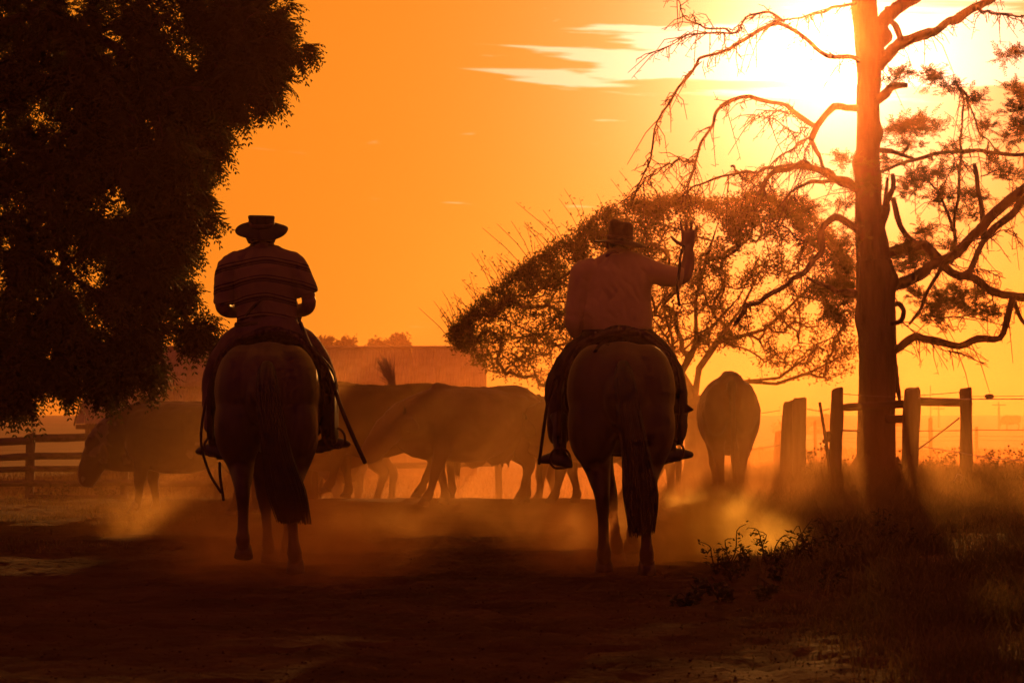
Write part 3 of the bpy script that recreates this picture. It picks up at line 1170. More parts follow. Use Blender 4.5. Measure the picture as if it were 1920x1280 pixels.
# ================================================================== half-dead tree by the fence
def dead_tree():
    r = np.random.default_rng(23)
    Y0 = 33.0
    base = P(1645, 928, Y0)
    base.z = zat(base.x, Y0) - .04
    root = empty('dead_tree', base)
    tag(root, 'tall half-dead tree with a straight thick trunk and bare drooping boughs', 'tree')
    b = np.array(base)

    def C(cx, cy, dy=0):      # coordinates of a detail view of the tree
        return np.array(P(1180 + cx * 740 / 1353, cy * 700 / 1280, Y0 + dy)) - b

    def q(px, py, dy=0):
        return np.array(P(px, py, Y0 + dy)) - b
    s = Y0 / FPX
    tb = MB()
    tp = [(1645, 935, 50), (1644, 900, 41), (1644, 850, 37), (1643, 780, 34.5), (1643, 700, 35), (1642, 640, 36), (1639, 560, 39), (1638, 490, 37.5), (1632, 430, 33), (1628, 380, 29), (1626, 300, 25.5),
          (1626, 200, 25), (1629, 140, 25), (1627, 80, 28), (1622, 30, 27), (1618, -30, 26), (1612, -120, 22), (1612, -240, 18), (1630, -380, 12), (1625, -520, 7)]
    tb.tube([q(x, y) for x, y, w in tp], [w * s * (.84 + .12 * min(1, max(0, (y - 350) / 250))) for x, y, w in tp], 44, sub=9, rnd=.012)
    n_main = tb.n
    # root flare
    for a in np.linspace(0, 6.28, 7)[:-1]:
        d = np.array([math.cos(a), math.sin(a), 0])
        tb.tube([d * .2 + np.array([0, 0, .45]), d * .36 + np.array([0, 0, .16]), d * .56 + np.array([0, 0, -.02])], [.1, .11, .05], 8, sub=2)
    to = tb.build('trunk', M['bark'], root)
    co = np.array([v.co for v in to.data.vertices])
    axis = np.array([q(x, y) for x, y, w in tp])
    ax = np.interp(co[:, 2], axis[:, 2], axis[:, 0])
    rd = np.stack([co[:, 0] - ax, co[:, 1]], 1)
    rl = np.linalg.norm(rd, axis=1) + 1e-6
    th = np.arctan2(rd[:, 1], rd[:, 0])
    # furrowed bark, swellings and knots
    cx_, sx_ = np.cos(th), np.sin(th)
    ridge = fbm(cx_ * 5 + 20, sx_ * 5 + co[:, 2] * .9 + 20, 3, 3) - .45
    swell = fbm(cx_ * 1.2 + 7, co[:, 2] * 1.1 + sx_ * 1.2, 2, 8) - .38
    dsp = ridge * .085 + swell * .09
    for kz, ka, kr, kh in ((1.2, -1.2, .14, .07), (2.35, -2.6, .12, .06), (2.9, -.5, .16, .09), (3.6, -1.9, .12, .06), (4.5, -2.9, .12, .06), (4.9, -.3, .12, .06), (.8, -2.2, .16, .06)):
        dd = np.sqrt(((th - ka) * .3) ** 2 + (co[:, 2] - kz) ** 2)
        dsp = dsp + kh * np.exp(-(dd / kr) ** 2)
    fac = np.where(np.arange(len(co)) < n_main, 1.0, .25)
    co[:, 0] += rd[:, 0] / rl * dsp * fac
    co[:, 1] += rd[:, 1] / rl * dsp * fac
    to.data.vertices.foreach_set('co', co.astype(np.float32).ravel())
    to.data.update()
    br = [  # points in detail coordinates, start/end radius in photo px, depth drift
        ([(800, 215), (720, 195), (660, 170), (620, 150), (575, 110), (520, 80), (450, 100), (380, 145), (300, 185), (235, 225), (170, 310), (110, 395), (75, 490), (50, 590), (20, 680)], 5.5, 1.3, -2.2, 1),
        ([(530, 75), (480, 45), (400, 60), (370, 110), (270, 110), (200, 120), (150, 150), (100, 180)], 3, 1.0, -1.2, 1),
        ([(380, 105), (300, 95), (230, 75), (180, 40), (155, -20)], 2.5, 1.0, -1.4, 1),
        ([(785, 10), (690, 25), (620, 50), (560, 62), (500, 75)], 4, 1.2, -.8, 1),
        ([(620, 50), (640, 90), (655, 125)], 2, .9, -.8, 0),
        ([(800, 372), (740, 372), (700, 368), (660, 410), (640, 440), (625, 480)], 8, 7, -.6, 0),
        ([(640, 435), (560, 390), (480, 350), (400, 330), (340, 345), (300, 390), (265, 460), (235, 550), (205, 640), (190, 690)], 5.5, 1.4, -1.6, 1),
        ([(560, 392), (520, 372), (470, 380), (400, 400)], 2, .8, -1.0, 1),
        ([(625, 480), (655, 530), (665, 580), (690, 600)], 5, 3, -.6, 0),
        ([(622, 470), (560, 510), (500, 550), (470, 610), (440, 660)], 3, 1, -1, 1),
        ([(615, 440), (560, 450), (500, 410), (440, 400)], 2, .8, -1.2, 1),
        ([(630, 470), (600, 540), (580, 620), (560, 690)], 2, .8, -1, 1),
        ([(795, 655), (740, 625), (700, 605), (620, 575), (540, 585), (470, 620), (440, 665)], 10, 4, -1.2, 1),
        ([(700, 600), (600, 555), (500, 575), (400, 590), (300, 610), (220, 640), (180, 668)], 5, 1.5, -1.8, 1),
        ([(790, 665), (700, 622), (620, 622), (560, 660), (510, 705)], 6, 2, -.9, 1),
        ([(350, 570), (390, 610), (430, 640)], 3, 1.5, -1.4, 0),
        ([(230, 550), (180, 545), (130, 560), (60, 610), (30, 650)], 2.2, .9, -2, 1),
        ([(785, 790), (745, 765), (710, 745), (665, 790), (655, 860), (600, 930), (540, 985), (470, 1010), (400, 1050), (365, 1110)], 9, 4, -1.4, 1),
        ([(665, 860), (600, 830), (520, 770), (470, 740)], 3, 1, -1.5, 1),
        ([(790, 1012), (740, 1000), (690, 985), (610, 950)], 10, 3, -.8, 0),
        # east side
        ([(850, 230), (885, 185), (930, 140), (1010, 115), (1090, 70), (1180, 30), (1235, 0), (1330, -60)], 14, 7, 1.0, 1),
        ([(1180, 33), (1230, 38), (1270, 52), (1340, 58), (1400, 50)], 4, 1.6, 1.2, 1),
        ([(845, 190), (870, 120), (885, 60), (940, 15), (1000, -20), (1080, -110)], 20, 8, .8, 0),
        ([(930, 135), (912, 95), (900, 70), (885, 30)], 7, 6, .5, 0),
        ([(840, 350), (880, 320), (905, 298), (948, 288)], 10, 6, -.4, 0),
        ([(845, 515), (900, 520), (935, 530), (972, 548)], 6, 3, .4, 0),
        ([(935, 530), (950, 510), (965, 485)], 2, 1, .4, 0),
        ([(860, 780), (880, 720), (890, 690), (905, 645), (903, 600)], 10, 4, -.5, 0),
        ([(872, 740), (875, 690), (885, 640), (882, 615)], 6, 2.5, -.4, 0),
        ([(905, 680), (915, 740), (940, 790), (980, 825), (1020, 840)], 6, 6, .4, 0),
        ([(880, 1000), (950, 965), (1010, 935), (1080, 890), (1170, 820), (1240, 740), (1300, 690), (1360, 640), (1450, 600)], 14, 8, -.7, 1),
        ([(1400, 640), (1340, 690), (1300, 745), (1250, 785), (1215, 825), (1190, 875), (1165, 930), (1130, 955)], 7, 7, -.9, 1),
        ([(1010, 835), (1060, 880), (1100, 935), (1180, 955), (1230, 985), (1270, 1010), (1353, 1020), (1450, 1010)], 10, 9, -.5, 1),
        ([(885, 870), (950, 850), (1010, 838), (1040, 870), (1080, 920)], 12, 11, .2, 0),
        ([(890, 1215), (930, 1185), (975, 1155), (1060, 1172), (1130, 1190), (1200, 1155), (1275, 1155), (1298, 1090), (1302, 1020)], 9, 6.5, -.6, 1),
        ([(1310, 1020), (1330, 1060), (1353, 1100), (1390, 1150)], 6, 3, -.5, 0),
        ([(1105, 900), (1112, 780), (1130, 600), (1137, 480), (1145, 340), (1118, 280)], 4.5, 1.8, .9, 1),
        ([(1145, 340), (1185, 315), (1180, 310)], 1.5, .8, .9, 0),
        ([(1135, 300), (1170, 380), (1200, 460), (1270, 525)], 2.5, 1.8, .9, 1),
        ([(850, 592), (960, 560), (1060, 530), (1160, 520), (1260, 528), (1360, 530), (1450, 520)], 4, 5, .9, 1),
        ([(1215, 820), (1212, 740), (1200, 650), (1190, 560)], 7, 4, -.6, 0),
        ([(1205, 605), (1240, 590), (1262, 580)], 1.6, .7, -.6, 0),
        ([(1195, 600), (1160, 575), (1135, 560)], 1.8, .8, -.6, 0),
        ([(1110, 790), (1080, 720), (1060, 650), (1030, 620)], 4, 2, .9, 1),
        ([(1040, 690), (1080, 640), (1110, 570), (1130, 540)], 2, 1.2, .9, 1),
        ([(960, 1110), (1000, 1060), (1040, 970), (1075, 900)], 3, 4, -.5, 0),
        ([(905, 1045), (925, 1040), (938, 1065), (930, 1100), (905, 1110)], 6, 5, -.3, 0),
        ([(1000, 1080), (1060, 1092), (1130, 1085), (1200, 1075), (1270, 1040)], 1.6, 1.0, .3, 1),
        ([(930, 1100), (1000, 1150), (1080, 1200), (1180, 1220)], 1.4, .6, .3, 1),
        ([(1160, 930), (1220, 920), (1290, 950)], 2, .8, -.6, 1),
        ([(1215, 830), (1270, 790), (1320, 795), (1335, 840)], 2, .7, -.6, 1),
        ([(905, 1200), (912, 1240), (918, 1290), (922, 1330)], 5, 3, -.25, 0),
        # out of the picture above: the rest of the crown
        ([(800, -100), (700, -190), (560, -230), (430, -190), (330, -110)], 9, 2, -1.0, 1),
        ([(800, -260), (900, -360), (1050, -420), (1200, -400)], 9, 3, .8, 1),
        ([(820, -420), (720, -560), (640, -640)], 7, 2, -.6, 1),
        ([(800, -330), (660, -400), (520, -390)], 7, 2, 1.2, 1),
        ([(1080, -110), (1180, -200), (1320, -230)], 7, 2, .9, 1),
    ]
    mb = MB()
    tw = MB()
    carriers = []
    for pts, r0, r1, drift, twiggy in br:
        n = len(pts)
        w = []
        for i, (cx, cy) in enumerate(pts):
            t = i / (n - 1)
            dy = drift * (t ** .8) if cx != pts[0][0] or i else 0
            w.append(C(cx, cy, dy) + (r.normal(0, .012, 3) if 0 < i else 0))
        rr = [(r0 + (r1 - r0) * i / (n - 1)) * s * .86 for i in range(n)]
        # kinks between the bends
        w2, r2 = [w[0]], [rr[0]]
        for i in range(1, n):
            L_ = np.linalg.norm(w[i] - w[i - 1])
            kk = max(1, int(L_ / .16))
            for k in range(1, kk + 1):
                t = k / kk
                p_ = w[i - 1] + (w[i] - w[i - 1]) * t
                if k < kk:
                    p_ = p_ + r.normal(0, min(.022, .10 * L_), 3)
                w2.append(p_)
                r2.append((rr[i - 1] * (1 - t) + rr[i] * t) * r.uniform(.86, 1.18))
        mb.tube(w2, r2, 9 if r0 > 5 else 6, sub=2, rnd=.10, cap=True)
        if twiggy:
            carriers.append((w, rr))
    mb.build('branches', M['bark'], root)
    # bare twigs along the thin boughs
    for w, rr in carriers:
        for i in range(1, len(w)):
            a, e = w[i - 1], w[i]
            L_ = np.linalg.norm(e - a)
            for _ in range(int(L_ * 20) + 1):
                p = a + (e - a) * r.uniform(0, 1)
                d = rand_dirs(r, 1)[0] * .8 + (e - a) / (L_ + 1e-6) * .6
                d[2] -= .45
                d /= np.linalg.norm(d)
                ln = r.choice([.07, .12, .2, .35, .6], p=[.27, .26, .22, .15, .10])
                m1 = p + d * ln * .5 + r.normal(0, .02, 3)
                e1 = p + d * ln + np.array([0, 0, -.25 * ln]) + r.normal(0, .02, 3)
                tw.tube([p, m1, e1], [.0075, .006, .0035], 4, cap=False)
                if ln > .15:
                    for _ in range(3):
                        t = r.uniform(.2, 1)
                        c = p + (e1 - p) * t
                        dd = rand_dirs(r, 1)[0] * r.uniform(.04, .12)
                        tw.tube([c, c + dd], [.005, .003], 3, cap=False)
    tw.build('twigs', M['bark'], root)
    # flaking bark strip
    fl = MB()
    fl.tube([C(912, 1250, -.35), C(918, 1300, -.4), C(922, 1340, -.42), C(928, 1385, -.4)], [(.02, .06), (.015, .05), (.02, .04), (.008, .02)], 6, sub=2, rnd=.2)
    fl.build('bark_flake', M['bark'], root)
    # feathery live sprays
    cl = [(930, 445, 55, 20), (985, 430, 45, 15), (1035, 440, 40, 10), (960, 500, 40, 8), (1000, 620, 60, 16), (1065, 590, 50, 12), (950, 640, 40, 9), (1060, 680, 40, 9), (1100, 520, 40, 8), (1000, 870, 55, 22),
          (950, 920, 45, 16), (1010, 800, 45, 11), (940, 860, 40, 12), (1150, 1050, 70, 20), (1070, 1040, 60, 17), (985, 1010, 50, 13), (1240, 1075, 55, 14), (1120, 1000, 50, 11), (1050, 1100, 45, 9), (1310, 190, 36, 11),
          (1345, 370, 45, 18), (1340, 440, 40, 15), (1330, 320, 35, 11), (1300, 600, 42, 12), (1350, 690, 40, 9), (1180, 680, 48, 15), (1150, 740, 40, 8), (1050, 265, 36, 9), (1110, 300, 36, 7), (1030, 270, 28, 6),
          (930, 262, 30, 10), (735, 555, 34, 8), (1190, 350, 40, 7), (1230, 440, 38, 7), (730, 840, 40, 12), (700, 890, 45, 14), (735, 920, 40, 14), (690, 990, 50, 18), (740, 1010, 45, 18), (650, 1000, 45, 12), (700, 1080, 50, 16),
          (745, 700, 28, 5), (620, 720, 50, 10), (560, 690, 45, 8), (520, 730, 45, 8), (590, 790, 45, 8), (410, 620, 40, 7), (460, 660, 40, 7), (640, 830, 40, 7), (820, 640, 40, 8), (880, 560, 36, 8), (800, 780, 34, 6),
          (1250, 560, 30, 5), (1100, 850, 36, 6), (1210, 1010, 40, 8), (1290, 480, 30, 6),
          (560, -230, 90, 22), (700, -190, 90, 20), (430, -180, 80, 16), (900, -370, 110, 26), (1080, -420, 110, 24), (1200, -300, 100, 20), (640, -600, 120, 26), (800, -520, 110, 26), (560, -400, 100, 22), (960, -120, 80, 14), (1250, -200, 90, 18), (780, -250, 90, 18), (840, -700, 100, 20)]
    pos, dr, ln = [], [], []
    for cx, cy, rad, cnt in cl:
        c0 = C(cx, cy, r.uniform(-.7, .7))
        rm = rad * 740 / 1353 * s
        ax1 = rand_dirs(r, 1, -.3, .6)[0]
        for _ in range(int(cnt * 6.5)):
            d = rand_dirs(r, 1)[0]
            p = c0 + d * rm * r.uniform(.1, 1) ** .9 * np.array([.75, 1.0, .6]) + ax1 * rm * r.normal(0, .75)
            a = rand_dirs(r, 1)[0]
            a[2] = abs(a[2]) * .7 + r.normal(0, .45)
            pos.append(p)
            dr.append(a)
            ln.append(r.uniform(.10, .24))
    V, Q = fronds(np.array(pos), np.array(dr), np.array(ln), 8, .050, .014, .10, r)
    link('foliage', np_mesh('foliage', V, quads=Q), M['needle'], root)


dead_tree()


# ================================================================== far trees, poles
def far_trees():
    r = np.random.default_rng(3)
    specs = [(613, 634, 20, 'first small tree above the barn ridge, beside the striped rider'), (650, 636, 17, 'small round tree above the barn ridge, second of four'),
             (706, 640, 19, 'wide low tree above the barn ridge, third of four'), (746, 630, 20, 'tallest small tree above the barn ridge, last of four'),
             (330, 652, 18, 'small hazy tree over the barn roof seen past the drooping leaves'),
             (1487, 778, 34, 'low hazy bush on the far field between the fence posts and the spreading tree'),
             (1550, 783, 20, 'small far bush in the haze beside the steel stake')]
    for px, py, rad, lab in specs:
        Y = 190.0 if py < 700 else 210.0
        gz = zat(P(px, 800, Y).x, Y)
        top = P(px, py - 2, Y).z
        rm = rad / FPX * Y
        root = empty('far_tree', (P(px, 800, Y).x, Y, gz))
        tag(root, lab, 'tree', 'far trees in the haze')
        h = top - gz
        sk = Skeleton()
        low = max(.3, h - 2.4 * rm)
        sk.limb([(0, 0, -.1), (.05, 0, low), (.02, .05, low + .5 * rm)], step=.6)
        tg = []
        for _ in range(70):
            d = rand_dirs(r, 1)[0] * r.uniform(.3, 1) ** .5
            tg.append(np.array([d[0] * rm * 1.05, d[1] * rm, h - rm + d[2] * rm * .95]) + r.normal(0, .12, 3))
        tg = np.array(tg)
        ends = sk.grow(tg[np.argsort(np.linalg.norm(tg - sk.p[-1], axis=1))], r, .1, .4)
        radd = sk.radii(.02, 2.2)
        mb = MB()
        for ch in sk.chains():
            mb.tube([sk.p[i] for i in ch], [min(radd[i], .22) for i in ch], 5, cap=False)
        mb.build('trunk', M['bark'], root)
        pos = np.concatenate([np.array([sk.p[e] for e in ends]) + r.normal(0, .17 * rm, (len(ends), 3)) for _ in range(26)])
        n = len(pos)
        V, Q = leaf_quads(pos, rand_dirs(r, n), rand_dirs(r, n), r.uniform(.16, .3, n), r.uniform(.10, .18, n), .05)
        link('crown', np_mesh('crown', V, quads=Q), M['far_tree'], root)
    for px, top, Y, lab in ((1745, 722, 150, 'slim utility pole standing behind the fence rail in the far field'),
                            (1760, 760, 260, 'shortest utility pole in the haze, beside a taller one'),
                            (1873, 752, 230, 'far utility pole with a crossarm right of the tall fence post')):
        b = P(px, 800, Y)
        gz = zat(b.x, Y) - .1
        root = empty('utility_pole', (b.x, Y, gz))
        tag(root, lab, 'utility pole', 'utility poles in the far field')
        h = P(px, top, Y).z - gz
        m = MB()
        k_ = 1 if Y > 200 else .4
        m.tube([(0, 0, 0), (.01, 0, h * .5), (0, 0, h)], [.10 * k_, .09 * k_, .07 * k_], 8)
        m.build('pole', M['wood'], root)
        m = MB()
        if Y > 200:
            m.box((0, -.1, h - .35), (1.3, .08, .1))
            m.build('crossarm', M['wood'], root, False)


far_trees()


# ================================================================== fences
def rough_post(h, w, d, r, round_=False):
    """hewn post with worn uneven top; local base at z=0"""
    mb = MB()
    seg = 12
    rings = []
    nz = 9
    sup = 2.2 if round_ else 4.0
    ph = r.uniform(0, 6)
    V, F = [], []
    zs = [0] + [h * i / nz for i in range(1, nz)] + [h - .02, h]
    for j, z in enumerate(zs):
        k = 1 + .05 * math.sin(z * 4 + ph) + .03 * math.sin(z * 11 + ph * 2)
        if j == len(zs) - 1:
            k *= .86
        for i in range(seg):
            a = 2 * math.pi * i / seg + math.pi / seg
            c, s_ = math.cos(a), math.sin(a)
            q = (abs(c) ** sup + abs(s_) ** sup) ** (-1 / sup)
            V.append((c * q * w / 2 * k * (1 + r.normal(0, .025)) + .012 * math.sin(z * 2.3 + ph), s_ * q * d / 2 * k * (1 + r.normal(0, .025)),
                      z + (r.normal(0, .012) + .02 * c if j >= len(zs) - 2 else 0)))
    for j in range(len(zs) - 1):
        for i in range(seg):
            i2 = (i + 1) % seg
            F.append((j * seg + i, j * seg + i2, (j + 1) * seg + i2, (j + 1) * seg + i))
    F.append(tuple(range(seg - 1, -1, -1)))
    F.append(tuple((len(zs) - 1) * seg + i for i in range(seg)))
    mb.add(V, F)
    return mb


def put_post(name, root, px0, px1, top, bottom, Y, r, round_=False, lean=0.0, mat='wood'):
    xc = (px0 + px1) / 2
    t, b = P(xc, top, Y), P(xc, bottom, Y)
    base = min(b.z, zat(b.x, Y) - .05)
    w = (px1 - px0) / FPX * Y
    m = rough_post(t.z - base, w, w * r.uniform(.85, 1.05), r, round_)
    o = m.build(name, M[mat], root, True)
    ro = root.location if root else Vector((0, 0, 0))
    o.location = (b.x - ro.x, Y - ro.y, base - ro.z)
    o.rotation_euler = (r.normal(0, .01), lean, r.uniform(-.3, .3))
    return o


def wire(root, pts, rad=.004, mat='wire', name='wire', sag=0.03, n=14, seg=5, barbs=False, r=None):
    ro = root.location
    mb = MB()
    P_ = []
    for i in range(len(pts) - 1):
        a, b = Vector(pts[i]), Vector(pts[i + 1])
        for k in range(n):
            t = k / n
            q = a.lerp(b, t)
            q.z -= sag * 4 * t * (1 - t) * (b - a).length * .3
            P_.append(q - ro)
    P_.append(Vector(pts[-1]) - ro)
    mb.tube(P_, [rad] * len(P_), seg)
    if barbs:
        for i in range(2, len(P_), 3):
            p = P_[i]
            for _ in range(2):
                d = Vector((random.uniform(-.3, .3), random.uniform(-.6, .6), random.uniform(-1, 1))).normalized() * .022
                mb.tube([p - d, p + d], [.002, .002], 3)
    return mb.build(name, M[mat], root)


def yard_fence():
    """planked fence on the west side"""
    r = np.random.default_rng(40)
    Yl, Yr = 33.2, 36.5
    root = empty('plank_fence', P(60, 940, Yl))
    root.location.z = zat(root.location.x, Yl)
    tag(root, 'weathered wooden plank fence with five rails behind the grazing cow', 'fence')
    posts = [(-150, 33.0), (57.5, 33.2), (235, 34.0), (410, 34.8), (590, 35.4), (935, 36.5)]
    pos = []
    for px, Y in posts:
        p = P(px, 800, Y)
        top = P(px, 812 + (px - 57) * .006, Y).z
        w = .125 if px < 100 else .11
        m = rough_post(top - zat(p.x, Y) + .08, w, w, r)
        o = m.build('post', M['wood'], root)
        gz = zat(p.x, Y) - .08
        o.location = (p.x - root.location.x, Y - root.location.y, gz - root.location.z)
        pos.append((p.x, Y, px))
    rails = [(823, 15), (854, 13), (876.5, 11), (904, 12), (935, 11)]
    for k in range(len(pos) - 1):
        (x0, y0, p0), (x1, y1, p1) = pos[k], pos[k + 1]
        for py, hpx in rails:
            def zz(px, Y):
                return P(px, py - (px - 57) * .035 * (1 if py < 860 else .25), Y).z
            if k >= 2 and py > 920 or k >= 3 and py != 876.5:
                continue
            jit = r.normal(0, .012)
            a = Vector((x0, y0 - .085, zz(p0, y0) + jit)) - root.location
            b = Vector((x1, y1 - .085, zz(p1, y1) + jit + r.normal(0, .01))) - root.location
            h = hpx / FPX * y0
            mb = MB()
            mid = (a + b) / 2 - Vector((0, 0, .012))
            mb.tube([a - (b - a) * .01, mid, b + (b - a) * .0], [(.022, h / 2)] * 3, 4, sub=3, rnd=.06)
            mb.build('rail', M['rail'], root, False)


yard_fence()


def track_fence():
    r = np.random.default_rng(41)
    Y = 33.4
    root = empty('paddock_fence', P(1565, 925, 32.6))
    root.location.z = zat(root.location.x, 32.6)
    tag(root, 'rough timber post and wire fence beside the dead tree trunk', 'fence')
    put_post('post', root, 1462, 1486, 752, 925, 31.6, r, False, .03)
    put_post('post', root, 1484, 1510, 747, 925, 31.5, r, False, .025)
    p3 = put_post('post', root, 1554, 1577, 728, 925, 31.9, r, False, .02)
    p4 = put_post('post', root, 1691, 1722, 729, 925, 31.8, r, True, .02)
    p5 = put_post('post', root, 1798, 1821, 728, 915, 31.6, r, False, .012)

    def rail(a, b, ha, hb):
        mb = MB()
        a, b = Vector(a) - root.location, Vector(b) - root.location
        mb.tube([a, a.lerp(b, .12), a.lerp(b, .5), b], [(.04, ha * .6), (.06, ha), (.06, (ha + hb) / 2), (.055, hb)], 10, sub=2, rnd=.05)
        mb.build('rail', M['rail'], root)
    rail(P(1576, 764, 32.06), P(1694, 757, 32.0), .055, .055)
    rail(P(1722, 753, 31.9), P(1800, 755, 31.75), .058, .05)
    rail(P(1660, 786, 31.98), P(1694, 785, 31.95), .055, .055)
    # wires
    wire(root, [P(1722, 842, 31.6), P(1799, 783, 31.5)], .010, name='brace_wire', sag=0.02, n=24, barbs=True)
    wire(root, [P(1577, 806, 31.8), P(1612, 807, 31.9)], .010, name='chain', sag=.05, n=10, barbs=True)
    wire(root, [P(1577, 738, 31.75), P(1692, 744, 31.7)], .0045, sag=.03, barbs=True)
    wire(root, [P(1722, 741, 31.65), P(1799, 735, 31.5)], .0045, sag=.02, barbs=True)
    wire(root, [P(1821, 743, 31.5), P(1855, 743, 31.45), P(1990, 741, 31.3)], .004, sag=.004)
    wire(root, [P(1722, 745, 31.6), P(1810, 748, 31.4), P(1990, 747, 31.2)], .007, 'tape', 'fence_tape', sag=.004)
    wire(root, [P(1725, 836, 31.6), P(1800, 848, 31.4), P(1850, 858, 31.2), P(1990, 868, 31.0)], .006, 'tape', 'fence_tape', sag=.01)
    wire(root, [P(1508, 765, 31.3), P(1535, 770, 31.35), P(1556, 766, 31.6)], .004, sag=.05, barbs=True)
    wire(root, [P(1280, 786, 30.9), P(1462, 769, 31.4)], .004, sag=.06, barbs=True)
    wire(root, [P(1400, 843, 30.9), P(1462, 834, 31.3)], .004, sag=.03)
    wire(root, [P(1508, 905, 31.2), P(1552, 912, 31.6), P(1640, 922, 31.7)], .004, sag=.05)
    wire(root, [P(1822, 806, 31.6), P(1990, 805, 31.4)], .0045, sag=.003)
    wire(root, [P(1722, 808, 31.7), P(1799, 807, 31.5)], .0045, sag=.003)
    # strain insulator on the top wire
    m = MB()
    c = P(1855, 743, 31.45) - root.location
    m.tube([c + Vector((-.06, 0, 0)), c + Vector((-.045, 0, 0)), c + Vector((0, 0, .002)), c + Vector((.04, 0, 0)), c + Vector((.06, 0, 0))], [.012, .030, .036, .030, .012], 10)
    m.build('insulator', M['plastic'], root)
    # gate hinge lump on the middle post
    m = MB()
    c = P(1553, 818, 31.75) - root.location
    m.ball(c, (.055, .05, .075))
    m.ball(c + Vector((-.045, -.01, -.06)), (.04, .04, .035))
    me = remesh(m, 'gate_latch', .01, 2)
    link('gate_latch', me, M['rust'], root)
    # knots of the tape lying across the front
    root2 = empty('electric_tape', P(1720, 908, 30.2))
    tag(root2, 'bright electric fence tape sloping across the grass beside the trunk', 'fence tape')
    wire(root2, [P(1672, 903, 30.6), P(1760, 911, 30.0), P(1850, 922, 29.4), P(2000, 941, 28.6)], .0085, 'tape', 'tape_strand', sag=.004, n=20)
    m = MB()
    c = P(1797, 902, 29.75) - root2.location
    K = []
    for i in range(26):
        a = i / 25 * 2 * math.pi * 1.9
        K.append(c + Vector((math.cos(a) * .05 * (1 + .3 * math.sin(2 * a)), math.sin(a * 1.3) * .05, math.sin(a) * .07 + .02)))
    m.tube(K, [.006] * len(K), 5)
    m.build('tape_knot', M['tape'], root2)
    # loose steel stake
    m = MB()
    a, b = P(1537, 754, 31.2), P(1563, 925, 31.0)
    b.z = zat(b.x, 31.0) - .05
    m.tube([b - b, (a - b) * .5 + Vector((.01, 0, 0)), a - b], [.022, .022, .018], 8, rnd=.05)
    o = m.build('steel_stake', M['rust'])
    o.location = b
    tag(o, 'thin rusty stake leaning between the double posts and the taller post', 'stake')
    # dark low stump or trough end at the picture edge
    b = P(1925, 930, 30.5)
    m = rough_post(.24, .48, .4, r, False)
    o = m.build('wood_stump', M['wood'])
    o.location = (b.x, 30.5, zat(b.x, 30.5) - .02 + .0)
    tag(o, 'low dark wooden stump in the grass where the tape leaves the picture', 'stump')


track_fence()


def far_fence():
    r = np.random.default_rng(44)
    root = empty('field_fence', P(1750, 870, 52))
    root.location.z = zat(root.location.x, 52)
    tag(root, 'thin field fence of short stakes and wires behind the dead tree', 'fence')
    for px0, px1, top, Y in ((1421, 1428, 836, 58), (1526, 1532, 791, 48), (1742, 1750, 784, 46), (1829, 1835, 800, 50), (1950, 1957, 800, 50)):
        put_post('post', root, px0, px1, top, 880, Y, r)
    for py in (806, 826, 845, 818):
        wire(root, [P(1424, py + 20, 58), P(1529, py + 4, 48), P(1746, py, 46), P(1832, py - 1, 50), P(1955, py, 50)], .005, sag=.002)
    r2 = empty('leaning_post', P(1450, 885, 44))
    r2.location.z = zat(r2.location.x, 44)
    tag(r2, 'pale wide leaning post half hidden behind the double gate posts', 'post')
    put_post('post', r2, 1447, 1462, 807, 890, 44, r, False, .07)


far_fence()


# ================================================================== animals
def leg_chain(pts, dx, dy, lift):
    """shift a leg's lower joints for a stride"""
    out = []
    z0 = pts[0][2]
    for (x, y, z) in pts:
        t = 1 - z / z0
        out.append((x + dx * t, y + dy * t ** 1.1, z + lift * t ** 2))
    return out


def hoof_mesh(r, h):
    mb = MB()
    mb.tube([(0, 0, h), (0, .008, h * .5), (0, .018, 0)], [(r * .82, r * .82), (r * .95, r * 1.0), (r * 1.05, r * 1.15)], 14, up=(0, 1, 0))
    return mb.mesh('hoof')


